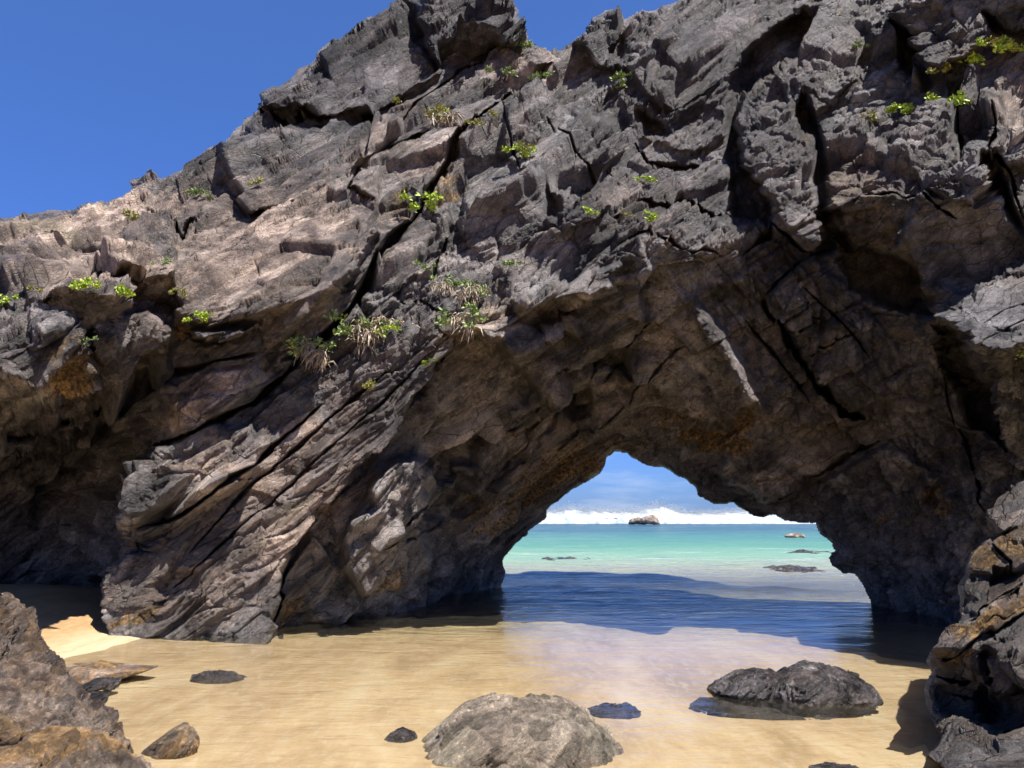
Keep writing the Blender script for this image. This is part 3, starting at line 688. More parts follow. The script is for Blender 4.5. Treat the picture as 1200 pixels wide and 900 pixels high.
def boulder(name, outline, Y, depth, mat, label=None, cat=None, sub=6, amp=1.0, scale=.5, seed=0, parent=None, group=None, centre=None, attrs=(0, 0, 0), box=.75, lean=0.0, cuts=0, drop=0.0):
    """a solid rock whose silhouette follows the outline (photo pixels) at distance Y, with real depth front to back"""
    pts = np.array([at(u, v, Y) for u, v in outline])
    x, z = pts[:, 0], pts[:, 2]
    cx, cz = (x.min() + x.max()) / 2, (z.min() + z.max()) / 2
    if centre is not None:
        c_ = at(centre[0], centre[1], Y); cx, cz = c_[0], c_[2]
    th = np.arctan2(z - cz, x - cx); rr = np.hypot(x - cx, z - cz)
    # resample the outline finely so corners stay corners
    T, Rr = [], []
    for k in range(len(x)):
        x1, z1 = x[(k + 1) % len(x)], z[(k + 1) % len(x)]
        for t in np.linspace(0, 1, 12, endpoint=False):
            a, b = x[k] + (x1 - x[k]) * t - cx, z[k] + (z1 - z[k]) * t - cz
            T.append(math.atan2(b, a)); Rr.append(math.hypot(a, b))
    o_ = np.argsort(T); T = np.array(T)[o_]; Rr = np.array(Rr)[o_]
    T = np.concatenate([T[-3:] - 2 * math.pi, T, T[:3] + 2 * math.pi]); Rr = np.concatenate([Rr[-3:], Rr, Rr[:3]])
    d, f = ICO[sub]
    rho = np.hypot(d[:, 0], d[:, 2]); t_ = np.arctan2(d[:, 2], d[:, 0])
    rad = np.interp(t_, T, Rr) * rho ** box
    yy = np.sign(d[:, 1]) * np.abs(d[:, 1]) ** .8 * depth * np.where(d[:, 1] > 0, .35, 1.0)
    P = np.stack([cx + np.cos(t_) * rad, Y + yy + lean * (np.sin(t_) * rad), cz + np.sin(t_) * rad], 1)
    if drop: P[:, 2] -= drop
    if cuts:
        rs = np.random.RandomState(seed + 100); cc_ = P.mean(0)
        for _ in range(cuts):
            m_ = FR[:, rs.randint(3)] * rs.choice([-1, 1]) + rs.normal(0, .33, 3); m_ /= np.linalg.norm(m_)
            if m_[1] > .5: m_ = -m_
            s_ = (P - cc_) @ m_; h_ = s_.max() * rs.uniform(.62, .9)
            P = P - np.outer(np.clip(s_ - h_, 0, None) * .93, m_)
    # normals from the mesh
    tri = P[f]; fn = np.cross(tri[:, 1] - tri[:, 0], tri[:, 2] - tri[:, 0])
    vn = np.zeros_like(P)
    for c in range(3): np.add.at(vn, f[:, c], fn)
    vn /= np.linalg.norm(vn, axis=1, keepdims=True) + 1e-9
    P2 = P + vn * rock_relief(P + seed * 3.7, amp, None, seed, True, scale)[:, None]
    loc = np.array([cx, Y, max(0.0, P2[:, 2].min()) if parent is None else 0])
    if parent is not None: loc = np.array(parent.location)
    o = mesh_obj(name, P2 - loc, f, mat, parent, True, {'tan': np.full(len(P2), attrs[0]), 'ochre': np.full(len(P2), attrs[1]), 'pale': np.full(len(P2), attrs[2]), 'tone': rock_relief.tone})
    if parent is None: o.location = loc
    tag(o, label, cat, group)
    return o

# rocks on the sand
boulder('boulder', [(480,884),(500,864),(520,846),(546,828),(576,818),(620,816),(652,820),(684,832),(704,850),(722,874),(732,892),(720,912),(600,925),(500,905),(474,885)], 5.85, .62, M_GREY,
        'rounded pale grey boulder crusted with sand, half buried in the middle of the sand', 'boulder', 7, .5, .24, 3, attrs=(.25, 0, .42), box=.55)
boulder('boulder', [(832,808),(846,798),(862,789),(885,784),(906,787),(905,798),(900,820),(850,822)], 7.35, .33, M_GLINT,
        'low dark rock with a wet sheen touching the larger dark boulder in the shallow water', 'boulder', 7, .55, .14, 5)
boulder('boulder', [(896,812),(903,792),(918,782),(945,776),(972,780),(998,790),(1016,802),(1026,816),(1000,830),(930,832),(900,825)], 7.3, .45, M_GLINT,
        'larger dark brown boulder with white glints on top, sitting in the shallow water', 'boulder', 7, .55, .15, 6)
boulder('rock', [(166,880),(185,864),(205,851),(218,845),(230,845),(234,857),(232,870),(225,884),(190,890)], 5.6, .16, M_RUST,
        'small pointed brown rock with a rust stained face, alone on the sand', 'rock', 6, .35, .14, 9, cuts=5, attrs=(.3, .5, 0), drop=.02)
boulder('rock', [(74,790),(80,774),(105,770),(140,772),(186,775),(150,788),(110,796)], 8.05, .35, M_RUST,
        'flat low tan rock at the water edge beside the leaning dark rock', 'rock', 5, .3, .16, 12, attrs=(.6, .3, 0), drop=.05)
boulder('rock', [(946,905),(948,897),(975,895),(1004,897),(1008,910),(975,915)], 5.0, .14, M_WET,
        'top of a small dark rock cut off by the bottom of the picture', 'rock', 5, .4, .12, 13)
for (ol, Y, dp, lb, sd_, dr) in (
    ([(452,856),(458,846),(472,842),(486,848),(490,858),(470,868)], 5.95, .12, 'small dim rock just under the water beside the pale boulder', 21, .07),
    ([(686,816),(705,808),(735,809),(752,817),(742,834),(712,834)], 6.9, .2, 'dark flat rock lying under the clear water behind the pale boulder', 22, .11),
    ([(228,781),(245,777),(272,778),(292,785),(275,792),(250,792)], 8.1, .3, 'thin dark rock awash in the shallows left of the arch opening', 23, .085),
    ([(95,797),(110,790),(142,789),(138,800),(110,804)], 7.4, .2, 'thin sliver of rock awash in front of the flat tan rock', 24, .04),
    ([(808,808),(825,802),(850,803),(900,815),(1040,818),(1060,826),(1000,840),(810,830)], 7.2, .4, 'flat wet rock ledge under the water around the foot of the two dark rocks', 25, .10)):
    boulder('rock', ol, Y, dp, M_WET, lb, 'rock', 5, .5, .16, sd_, drop=dr)
# rocks out at sea
boulder('sea_stack', [(736,614),(737,609),(744,606),(750,608),(757,605),(765,603),(770,606),(772,614)], 100.0, 1.3, M_ROCK,
        'small brown rock standing in front of the white breaking surf', 'sea rock', 5, .35, 1.5, 31, attrs=(.5, .3, 0))
boulder('sea_stack', [(919,629),(922,626),(932,625),(940,626),(942,630),(930,632)], 50.0, .8, M_ROCK,
        'low flat brown rock breaking the turquoise water near the right pillar of the arch', 'sea rock', 4, .3, .8, 32, attrs=(.6, .2, 0))
for (ol, Y, dp, lb, sd_, dr) in (
    ([(878,666),(900,661),(930,660),(962,663),(940,672),(905,673)], 22.5, 1.3, 'longest dark reef patch awash nearest the right pillar', 41, .10),
    ([(905,649),(935,643),(972,644),(980,650),(940,654)], 31.5, 1.6, 'dark reef patch awash behind the longest one by the right pillar', 42, .10),
    ([(606,658),(640,652),(690,653),(700,658),(650,664)], 27.5, 1.8, 'dark reef streak awash beside the left pillar of the arch', 43, .07)):
    boulder('reef_patch', ol, Y, dp, M_WET, lb, 'reef', 5, .5, .5, sd_, drop=dr)

# near rocks, bottom left
boulder('boulder', [(-90,900),(-120,780),(-60,700),(0,688),(14,702),(28,724),(42,744),(58,770),(74,790),(90,812),(100,850),(60,900)], 5.6, .75, M_SPECK,
        'tall dark brown rock leaning behind the speckled boulder', 'boulder', 7, .7, .26, 51, cuts=4)
boulder('boulder', [(-60,960),(-90,860),(-50,790),(-5,778),(35,782),(70,796),(100,814),(122,834),(137,854),(146,884),(140,930),(60,960)], 4.75, .55, M_SPECK,
        'knobbly speckled brown boulder with wet glints', 'boulder', 7, .75, .17, 52, attrs=(.3, .25, .38))
boulder('rock', [(98,818),(108,810),(127,812),(125,822),(112,826)], 5.0, .1, M_WET,
        'small dark flat stone wedged against the speckled boulder', 'rock', 5, .5, .12, 53)
boulder('boulder', [(-90,990),(-110,880),(-40,850),(20,860),(70,858),(105,856),(140,878),(172,896),(200,930),(180,990)], 4.2, .5, M_RUST,
        'broad rust orange rock in the lower left corner', 'boulder', 7, .6, .2, 54, cuts=4, attrs=(.35, .3, 0))
boulder('rock', [(-30,870),(-30,840),(0,836),(20,843),(36,856),(30,868),(0,876)], 4.15, .16, M_RUST,
        'small orange brown rock on top of the broad rust orange one', 'rock', 6, .5, .2, 55, cuts=4)

# jointed outcrop, bottom right: one thing made of tilted slabs
OF = Face(1075, 1345, 530, 990, 1.0, [
 (1203,560,6.7),(1155,600,6.75),(1200,620,6.35),(1340,560,6.2),(1340,640,5.8),(1140,655,6.4),(1200,680,5.9),(1340,740,5.0),(1128,730,6.05),(1200,740,5.5),(1095,760,5.95),(1150,780,5.5),(1200,800,5.2),
 (1340,850,4.6),(1090,830,5.9),(1150,830,5.65),(1200,850,5.15),(1095,870,5.6),(1120,860,5.2),(1092,895,5.15),(1150,900,4.9),(1200,900,4.7),(1340,950,4.3),(1110,980,4.9),(1075,700,6.6),(1075,980,5.2)], wob=.8)
OF.carve([
 ('rock_slab', [(1154,598),(1180,576),(1203,562),(1350,500),(1350,620),(1200,618),(1170,626)], -.10, 0, -.3, 'grey slab at the top of the outcrop'),
 ('rock_block', [(1135,672),(1142,650),(1162,638),(1178,640),(1187,655),(1172,676)], -.12, 0, -.2, 'orange stained block'),
 ('rock_block', [(1165,640),(1180,630),(1200,615),(1235,602),(1235,668),(1190,678),(1182,655)], -.2, 0, -.2, 'yellow brown stained block'),
 ('rock_block', [(1130,690),(1137,678),(1152,676),(1160,690),(1148,704),(1130,700)], -.1, 0, 0, None),
 ('rock_slab', [(1094,758),(1128,726),(1150,702),(1205,658),(1350,590),(1350,650),(1210,706),(1160,738),(1120,768),(1096,770)], -.16, 0, -.5, 'long streaked slab leaning up to the right'),
 ('rock_slab', [(1118,768),(1160,738),(1210,706),(1350,650),(1350,700),(1206,722),(1160,764)], -.06, 0, -.2, None),
 ('rock_block', [(1095,766),(1118,764),(1152,764),(1158,792),(1140,802),(1098,792)], -.02, 0, .5, 'brown block under the streaked slab'),
 ('rock_block', [(1156,768),(1206,722),(1350,695),(1350,790),(1206,800),(1176,814),(1158,800)], -.24, 0, .2, 'grey faceted block'),
 ('rock_slab', [(1098,800),(1150,808),(1182,826),(1172,852),(1130,842),(1100,830)], .18, 0, .2, 'dark undercut layer'),
 ('rock_slab', [(1176,816),(1208,802),(1350,790),(1350,850),(1204,852),(1168,866)], .02, 0, -.4, None),
 ('rock_slab', [(1118,848),(1130,840),(1166,868),(1202,855),(1350,838),(1350,995),(1106,995),(1084,890)], -.22, 0, -.4, 'smooth grey foot of the outcrop'),
 ], [([(1150,764),(1164,760),(1180,800),(1172,816),(1156,800)], .18), ([(1150,806),(1190,822),(1206,848),(1170,862),(1150,840)], .22), ([(1165,665),(1200,672),(1190,682),(1160,690)], .2)],
 [([(1096,772),(1120,768),(1160,740),(1208,708)], 2.2, .15), ([(1130,728),(1170,700),(1220,676)], 1.2, .08), ([(1150,712),(1200,688)], .9, .06), ([(1140,745),(1180,716),(1210,700)], 1.0, .06), ([(1158,770),(1160,800),(1178,814)], 2, .2),
  ([(1098,792),(1130,804),(1160,800)], 2.5, .2), ([(1166,868),(1202,855),(1300,840)], 2, .2), ([(1180,815),(1200,812),(1260,800)], 1.5, .12), ([(1110,812),(1150,822),(1180,846)], 1.6, .12), ([(1164,640),(1182,656),(1190,678)], 2, .15)],
 soft=.65, reach=.6)
one = np.ones(OF.U.shape)
for _ in range(140):                                   # leftover rock belongs to the slab next to it
    if not (OF.FID < 0).any(): break
    for sh, ax in ((1, 0), (-1, 0), (1, 1), (-1, 1)):
        OF.FID = np.where(OF.FID < 0, np.roll(OF.FID, sh, ax), OF.FID)
OF.relief(one * .8 - OF.spots([(1160,890,90,50,0,.6),(1180,700,70,20,30,.4)]), one * .45, OF.spots([(1190,690,90,50,30,1.0),(1130,820,60,40,0,.9),(1190,780,50,40,0,.5)]), scale=.34, nblur=8, seed=21)
OUTL = [(1350,480),(1203,563),(1180,577),(1157,597),(1156,610),(1168,623),(1178,630),(1160,637),(1141,650),(1136,668),(1139,677),(1130,688),(1131,700),(1128,724),(1110,744),(1095,757),(1092,772),(1097,788),(1091,802),(1091,826),(1096,850),(1104,860),(1112,854),(1120,846),(1106,866),(1090,888),(1104,896),(1112,906),(1116,995),(1350,995)]
om = inside(OUTL, OF.U + .5 * OF.WU2, OF.V + .5 * OF.WV2)
out = empty('rock_outcrop', (2.9, 5.6, 0))
tag(out, 'near dark outcrop of stacked tilted slabs with orange streaks, lower right corner', 'outcrop')
OF.build(out, om, .9 * one, {'tan': OF.spots([(1190,640,60,30,20,.5),(1180,700,60,16,30,.45)]), 'ochre': OF.spots([(1150,655,24,18,0,1.1),(1190,640,30,24,0,1.0),(1150,735,50,14,30,.9),(1120,770,30,20,0,.7),(1190,710,50,10,25,.8)]), 'pale': OF.spots([(1190,668,30,6,30,.8),(1195,628,16,8,0,.8)]), 'warm': OF.spots([(1150,760,80,60,0,.5)])}, M_OUT, 'outcrop_face', 'outcrop_back', -.4, .15)

# ------------------------------------------------------------------ sand
def sand_h(X, Y):
    z = -.014 - .02 * np.clip((Y - 4.6) / 2.2, 0, 1) + .10 * np.clip((4.9 - Y) / 3, 0, 1)
    t = np.clip((Y - 7) / 8, 0, 1)
    z = z - .16 * t * t * (3 - 2 * t)
    z = z - np.clip(Y - 15, 0, 400) * .028
    # dry bank running into the cave on the left
    bank = np.exp(-(((X + 8.0) / 2.6) ** 2 + ((Y - 12.4) / 3.6) ** 2))
    z = z + .62 * bank
    bank2 = np.exp(-(((X + 1.2) / 3.6) ** 2 + ((Y - 4.4) / 1.9) ** 2))
    z = z + .012 * bank2
    dip = np.exp(-(((X - 2.4) / 2.0) ** 2 + ((Y - 7.4) / 1.5) ** 2))
    z = z - .09 * dip
    return np.maximum(z, -6)
gx = np.concatenate([-np.geomspace(3000, 12, 26)[:-1], np.linspace(-12, 12, 420), np.geomspace(12, 3000, 26)[1:]])
gyv = np.concatenate([[-3000, -600, -100, -20], np.linspace(-5, 20, 460), np.geomspace(20.3, 6000, 60)])
GX, GY = np.meshgrid(gx, gyv)
Z = sand_h(GX, GY)
pn = np.stack([GX.ravel(), GY.ravel(), np.zeros(GX.size)], 1).astype(np.float32)
near = np.exp(-(np.hypot(GX, GY - 8) / 14) ** 4).ravel()
rip = (fbm(pn * np.array([1.5, .9, 1], np.float32), 3, 101) * .014 + fbm(pn * 3.3, 3, 103) * .006 + fbm(pn * 11, 2, 104) * .002) * near
Z = Z + rip.reshape(Z.shape)
gi = np.arange(GX.size).reshape(GX.shape)
gq = np.stack([gi[:-1, :-1].ravel(), gi[:-1, 1:].ravel(), gi[1:, 1:].ravel(), gi[1:, :-1].ravel()], 1)

m, nt, N, L = new_mat('beach_sand'); bs = N['Principled BSDF']
geo = N.new('ShaderNodeNewGeometry'); pos = geo.outputs['Position']
sp_ = N.new('ShaderNodeSeparateXYZ'); L(pos, sp_.inputs[0])
a = noise(nt, pos, .8, 6, .6, .6, mapping=(1.5, .55, 1)); b = noise(nt, pos, 8, 8, .75, .3, mapping=(1.3, .5, 1)); g_ = noise(nt, pos, 160, 3, .8)
c1 = ramp(nt, a, [(.34, (.26, .185, .10)), (.47, (.345, .25, .145)), (.56, (.385, .29, .172)), (.66, (.42, .34, .22))])
c1 = mixc(nt, ramp(nt, b, [(.48, 0.0), (.68, .8)]), c1, (.42, .35, .25))
c1 = mixc(nt, ramp(nt, b, [(.32, .5), (.44, 0.0)]), c1, (.25, .18, .108))
c1 = mixc(nt, ramp(nt, g_, [(.35, .35), (.5, 0.0)]), c1, mixc(nt, 1.0, c1, (.62, .58, .52), 'MULTIPLY'))
dry = N.new('ShaderNodeMapRange'); dry.inputs['From Min'].default_value = .0; dry.inputs['From Max'].default_value = .09; L(sp_.outputs['Z'], dry.inputs['Value'])
c1 = mixc(nt, dry.outputs[0], c1, mixc(nt, 1.0, c1, (.86, .74, .60), 'MULTIPLY'))
L(c1, bs.inputs['Base Color'])
bs.inputs['Roughness'].default_value = .8; bs.inputs['Specular IOR Level'].default_value = .25
bp = N.new('ShaderNodeBump'); bp.inputs['Strength'].default_value = .5; bp.inputs['Distance'].default_value = .01
L(math_(nt, 'ADD', noise(nt, pos, 90, 4, .8), math_(nt, 'MULTIPLY', noise(nt, pos, 9, 5, .6, .5), 1.6)), bp.inputs['Height']); L(bp.outputs[0], bs.inputs['Normal'])
M_SAND = m
ground = mesh_obj('sand', np.stack([GX.ravel(), GY.ravel(), Z.ravel()], 1), gq, M_SAND)
tag(ground, 'wet golden beach sand running under the arch into the sea', None, None, 'structure')

# ------------------------------------------------------------------ sea: clear over the sand, turquoise farther out
m, nt, N, L = new_mat('sea_water')
N.remove(N['Principled BSDF']); outn = N['Material Output']
geo = N.new('ShaderNodeNewGeometry'); pos = geo.outputs['Position']
sp_ = N.new('ShaderNodeSeparateXYZ'); L(pos, sp_.inputs[0]); py = sp_.outputs['Y']
wob = math_(nt, 'MULTIPLY', math_(nt, 'SUBTRACT', noise(nt, pos, .12, 5, .6, .5, mapping=(.5, 1, 1)), .5), .9)
ly = math_(nt, 'ADD', math_(nt, 'LOGARITHM', py, 10.0), math_(nt, 'MULTIPLY', wob, .16))     # 1 = 10 m, 2 = 100 m
lyn = math_(nt, 'DIVIDE', math_(nt, 'SUBTRACT', ly, 1.0), 1.2)
deepc = ramp(nt, lyn, [(.18, (.27, .25, .18)), (.30, (.27, .28, .20)), (.375, (.15, .25, .18)), (.48, (.080, .19, .150)), (.60, (.055, .15, .145)), (.70, (.036, .095, .13)), (.95, (.02, .06, .11))])
seagrass = ramp(nt, noise(nt, pos, .35, 5, .6, .3, mapping=(.35, 1.4, 1)), [(.62, 0.0), (.68, .55)])
deepc = mixc(nt, seagrass, deepc, (.035, .08, .09))
streaks = ramp(nt, noise(nt, pos, .5, 8, .72, .6, mapping=(.22, 1.6, 1)), [(.56, 0.0), (.66, .75)])
streaks = math_(nt, 'MULTIPLY', streaks, ramp(nt, lyn, [(.25, 0.0), (.33, 1.0), (.5, .35), (.7, .5)]))
deepc = mixc(nt, streaks, deepc, (.34, .36, .35))
dif = N.new('ShaderNodeBsdfDiffuse'); L(deepc, dif.inputs['Color'])
tr = N.new('ShaderNodeBsdfTransparent')
L(ramp(nt, lyn, [(0.0, (.97, .97, .93)), (.2, (.80, .90, .84))]), tr.inputs['Color'])
opac = ramp(nt, lyn, [(.06, 0.03), (.17, .18), (.26, .75), (.36, 1.0)])
mx1 = N.new('ShaderNodeMixShader'); L(opac, mx1.inputs[0]); L(tr.outputs[0], mx1.inputs[1]); L(dif.outputs[0], mx1.inputs[2])
gl = N.new('ShaderNodeBsdfGlossy'); gl.inputs['Roughness'].default_value = .12
bp = N.new('ShaderNodeBump'); bp.inputs['Strength'].default_value = 1.0; bp.inputs['Distance'].default_value = .13
wn1 = noise(nt, pos, 1.6, 5, .6, .6, mapping=(.7, 1.7, 1)); wn2 = noise(nt, pos, 7, 3, .6, .4, mapping=(.8, 1.4, 1))
L(math_(nt, 'MULTIPLY', math_(nt, 'ADD', wn1, math_(nt, 'MULTIPLY', wn2, .22)), ramp(nt, lyn, [(0.0, .10), (.06, .3), (.13, 1.0)])), bp.inputs['Height'])
L(bp.outputs[0], gl.inputs['Normal'])
fr = N.new('ShaderNodeFresnel'); fr.inputs['IOR'].default_value = 1.33; L(bp.outputs[0], fr.inputs['Normal'])
frf = math_(nt, 'MULTIPLY', math_(nt, 'MULTIPLY', fr.outputs[0], 1.35), ramp(nt, lyn, [(.26, 1.0), (.4, .34)]), clamp=True)
mx2 = N.new('ShaderNodeMixShader'); L(frf, mx2.inputs[0]); L(mx1.outputs[0], mx2.inputs[1]); L(gl.outputs[0], mx2.inputs[2])
L(mx2.outputs[0], outn.inputs['Surface'])
M_SEA = m
wx = np.concatenate([-np.geomspace(4000, 30, 20)[:-1], np.linspace(-30, 30, 500), np.geomspace(30, 4000, 20)[1:]])
wy = np.concatenate([np.linspace(1.0, 4.5, 30), np.linspace(4.6, 40, 620), np.geomspace(40.3, 8000, 160)])
WX, WY = np.meshgrid(wx, wy)
pn = np.stack([WX.ravel(), WY.ravel(), np.zeros(WX.size)], 1).astype(np.float32)
wamp = (np.clip((pn[:, 1] - 9) / 14, .05, 1) * np.clip(160 / np.maximum(pn[:, 1], 1), 0, 1))
wz = fbm(pn * np.array([.5, 1.5, 1], np.float32), 3, 201) * .075 * wamp + fbm(pn * np.array([2.2, 4.5, 1], np.float32), 2, 205) * .024 * wamp
wz = wz * np.clip((pn[:, 1] - 7) / 6, .08, 1)
wi = np.arange(WX.size).reshape(WX.shape)
wq = np.stack([wi[:-1, :-1].ravel(), wi[:-1, 1:].ravel(), wi[1:, 1:].ravel(), wi[1:, :-1].ravel()], 1)
sea = mesh_obj('sea_water', np.stack([pn[:, 0], pn[:, 1], wz], 1), wq, M_SEA)
tag(sea, 'clear shallow water turning turquoise and then blue towards the horizon', None, None, 'structure')

# breaking surf on the reef
m, nt, N, L = new_mat('white_foam'); bs = N['Principled BSDF']
geo = N.new('ShaderNodeNewGeometry')
L(ramp(nt, noise(nt, geo.outputs['Position'], .5, 6, .7), [(.38, (.20, .24, .28)), (.56, (.38, .40, .41))]), bs.inputs['Base Color'])  # white foam with blue-grey shading painted into the colour
bs.inputs['Roughness'].default_value = .9
M_FOAM = m
sxn = np.linspace(-90, 110, 900); sy = np.linspace(0, 1, 40)
SX, SY = np.meshgrid(sxn, sy)
p1 = np.stack([SX.ravel() * .16, np.zeros(SX.size), np.zeros(SX.size)], 1).astype(np.float32)
crest = 1.55 + .75 * fbm(p1, 4, 301).reshape(SX.shape) + .9 * np.exp(-((SX - 21.5) / 2.4) ** 2) + .3 * np.exp(-((SX - 9.0) / 5.0) ** 2)
prof = np.sin(np.clip(SY, 0, 1) * math.pi) ** .75
p2 = np.stack([SX.ravel() * .9, SY.ravel() * 6, np.zeros(SX.size)], 1).astype(np.float32)
lump = fbm(p2, 4, 305, .65).reshape(SX.shape)
FZ = -.15 + crest * prof * (1 + .28 * lump)
FY = 108 + SY * 9 + 1.0 * lump
si = np.arange(SX.size).reshape(SX.shape)
sq = np.stack([si[:-1, :-1].ravel(), si[:-1, 1:].ravel(), si[1:, 1:].ravel(), si[1:, :-1].ravel()], 1)
surf = mesh_obj('surf_foam', np.stack([SX.ravel(), FY.ravel(), FZ.ravel()], 1), sq, M_FOAM)
rs = np.random.RandomState(3)
ns = 46000
px_ = rs.uniform(-40, 70, ns); k_ = np.clip(((px_ + 90) / 200 * 899).astype(int), 0, 898)
pz = crest[0][k_] * (.80 + np.abs(rs.normal(0, .26, ns))); ps = rs.uniform(.02, .06, ns)
c_ = np.stack([px_, 110 + rs.uniform(0, 6, ns), pz], 1)
tv = np.array([[1, 0, -.6], [-1, .4, -.6], [0, -.8, -.5], [0, 0, 1]])
sv_ = (c_[:, None] + tv[None] * ps[:, None, None]).reshape(-1, 3)
b4 = np.arange(ns)[:, None] * 4
sf_ = np.concatenate([b4 + np.array(t) for t in ((0, 1, 2), (0, 3, 1), (1, 3, 2), (2, 3, 0))])
spray = mesh_obj('spray_droplets', sv_, sf_, M_FOAM)
tag(spray, 'fine white spray thrown up along the breaking surf', None, None, 'stuff')
tag(surf, 'long line of white breaking surf on the reef', None, None, 'stuff')

# ------------------------------------------------------------------ plants rooted in the cracks
def leaf_mat(name, c1, c2, trans=.25):
    m, nt, N, L = new_mat(name); bs = N['Principled BSDF']
    oi = N.new('ShaderNodeNewGeometry')
    L(ramp(nt, noise(nt, oi.outputs['Position'], 30, 2), [(.35, c1), (.65, c2)]), bs.inputs['Base Color'])
    bs.inputs['Roughness'].default_value = .55
    bs.inputs['Subsurface Weight'].default_value = 0
    return m
M_LIME = leaf_mat('lime_leaves', (.17, .27, .02), (.40, .50, .05))
M_GREEN = leaf_mat('green_leaves', (.09, .14, .035), (.24, .32, .10))
M_YEL = leaf_mat('yellow_leaves', (.17, .17, .03), (.28, .27, .06))
M_DRY = leaf_mat('dry_stems', (.17, .13, .09), (.36, .28, .19))

def tuft_mesh(name, kind, rng, r):
    """many narrow folded leaves springing from one point; local z is up, -y is out of the rock"""
    V_, F_ = [], []
    nl = {'lime': 230, 'green': 200, 'yellow': 150, 'dry': 170}[kind]
    lobes = [Vector((rng.gauss(0, .48), rng.gauss(-.05, .12), rng.gauss(0, .20))) for _ in range(6)]
    for k in range(nl):
        a = rng.uniform(0, 2 * math.pi); e = rng.uniform(-.35, 1.45)
        if kind == 'dry': e = rng.uniform(-1.4, .7)
        d = Vector((math.cos(a) * math.cos(e), -abs(math.sin(a) * math.cos(e)) * .9, math.sin(e)))
        lb = lobes[rng.randrange(6)]
        base = (lb + Vector((rng.gauss(0, .12), rng.gauss(0, .07), rng.gauss(0, .07)))) * r
        if kind == 'dry': base.z -= .10 * r; base.y -= .12 * r
        ln = r * rng.uniform(.16, .36) * (1.6 if kind == 'dry' else 1); wd = ln * {'lime': .26, 'green': .2, 'yellow': .2, 'dry': .06}[kind]
        side = d.cross(Vector((rng.uniform(-1, 1), rng.uniform(-1, 1), rng.uniform(-1, 1)))); side.normalize()
        droop = Vector((0, 0, -ln * (.12 if kind != 'dry' else .5)))
        m1 = base + d * ln * .55 + side * wd; m2 = base + d * ln * .55 - side * wd; mc = base + d * ln * .55 + d.cross(side) * wd * .5
        tip = base + d * ln + droop
        i = len(V_)
        V_ += [base, m1, mc, m2, tip]
        F_ += [(i, i + 1, i + 2), (i, i + 2, i + 3), (i + 1, i + 4, i + 2), (i + 2, i + 4, i + 3)]
    return V_, F_

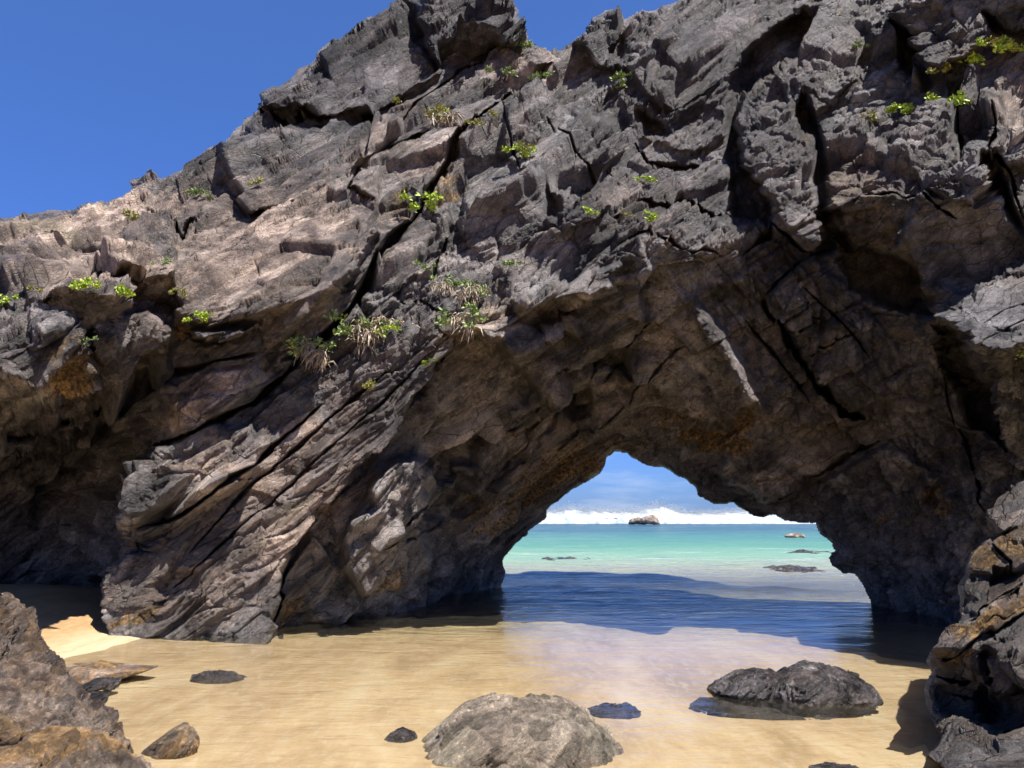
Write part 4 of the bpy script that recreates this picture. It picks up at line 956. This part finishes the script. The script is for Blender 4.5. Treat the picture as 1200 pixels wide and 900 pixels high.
PLANTS = [  # u, v, size px, kinds, label
 (228,228,11,'green','small green tuft in the notch above the rounded tan slab'),
 (161,262,12,'yellow','yellow green tuft just below the skyline left of the pointed skyline block'),
 (306,210,9,'yellow','upright yellow tuft on the ledge below the dark upper blocks'),
 (97,355,13,'lime','left one of two lime tufts side by side on the flat topped slab'),
 (131,355,12,'lime','right one of two lime tufts side by side on the flat topped slab'),
 (232,377,11,'lime','lime tuft under the lower edge of the rounded tan slab'),
 (213,345,9,'yellow','dull yellow tuft in the crack left of the rounded tan slab'),
 (197,312,7,'green','dim green tuft tucked in the crack between two tan slabs'),
 (373,408,21,'green+dry','grey green bush with hanging dry stems, lowest left of the plant cluster'),
 (424,393,22,'green+dry','wide bush of mixed green and straw coloured leaves in mid cliff'),
 (455,376,22,'dry','straw coloured dry clump above a small lime tuft'),
 (465,393,9,'lime','small lime tuft under the straw coloured dry clump'),
 (522,340,12,'green+dry','narrow green and dry tuft left of the round green bush'),
 (557,348,16,'green+dry','round green bush with dry stems above the sunlit lip'),
 (549,374,19,'dry+green','dry grass clump hanging over the sunlit lip of the arch wall'),
 (595,328,9,'green','small dark green tuft in the shade under a block'),
 (495,236,16,'lime','wide lime tuft beside the long diagonal crack'),
 (515,142,18,'yellow+dry','straw and yellow clump on the slope under the summit boulder'),
 (585,98,10,'green','green tuft above the upper end of the diagonal crack'),
 (608,67,13,'green','green tuft just under the saddle of the skyline'),
 (627,108,11,'green','darker green tuft right of the diagonal crack top'),
 (725,104,14,'green','pale green tuft at the foot of the upper skyline block'),
 (612,175,12,'lime+yellow','yellow green tuft leaning down the middle rock face'),
 (583,155,8,'yellow','tiny yellow tuft inside the dark crack'),
 (563,168,9,'yellow','dull yellow tuft on the ledge below the dark crack'),
 (751,211,8,'lime','tiny lime tuft on the bare grey middle slope'),
 (688,255,8,'lime','tiny lime tuft over the dark hollow'),
 (766,258,9,'lime','small lime tuft above the orange spot by the arch lip'),
 (732,253,6,'yellow','very small yellow tuft left of the orange spot'),
 (463,132,7,'yellow','tiny yellow tuft on the dark upper left face'),
 (1058,130,15,'lime','bright lime tuft at the upper end of the tilted slab'),
 (1117,121,16,'lime','drooping lime tuft between the tilted slab and the small boulder'),
 (1141,85,15,'lime','lime tuft on top of the small boulder below the dark overhang'),
 (1184,70,17,'lime+yellow','largest lime mat of leaves near the upper right edge'),
 (1109,92,13,'yellow','dull yellow tuft left of the lime tuft below the overhang'),
 (1025,150,10,'yellow','faded yellow tuft over the rounded pinkish block'),
 (1010,50,8,'green','faint green tuft high on the grey right face'),
 (1196,430,13,'green','green tuft hanging under the pale jutting slab'),
 (498,422,6,'lime','tiny lime tuft on the edge of the long sunlit slab'),
 (438,454,9,'yellow','dull yellow tuft half way down the long sunlit slab'),
 (4,342,10,'lime','lime tuft at the left edge of the picture'),
 (91,398,8,'green','dim green tuft by the orange lichen'),
 (495,310,9,'green','small green tuft in the shaded crack of the middle face'),
 (48,345,8,'yellow','faded yellow tuft left of the pair of lime tufts'),
]
rng = random.Random(4)
MK = {'lime': M_LIME, 'green': M_GREEN, 'yellow': M_YEL, 'dry': M_DRY}
for (u, v, px, kinds, lab) in PLANTS:
    p, nn = arch_point(u, v)
    r = px * 1.5 * p.y / FOC
    root = empty('plant_tuft', p + nn.normalized() * .07)
    tag(root, lab, 'plant', 'plants growing on the rock arch')
    for kd in kinds.split('+'):
        V_, F_ = tuft_mesh('leaves', kd, rng, r)
        o = mesh_obj('stems' if kd == 'dry' else 'leaves', np.array([list(x) for x in V_]), np.array(F_), MK[kd], root, False)
        o.rotation_euler = (rng.uniform(-.2, .2), rng.uniform(-.3, .3), 0)
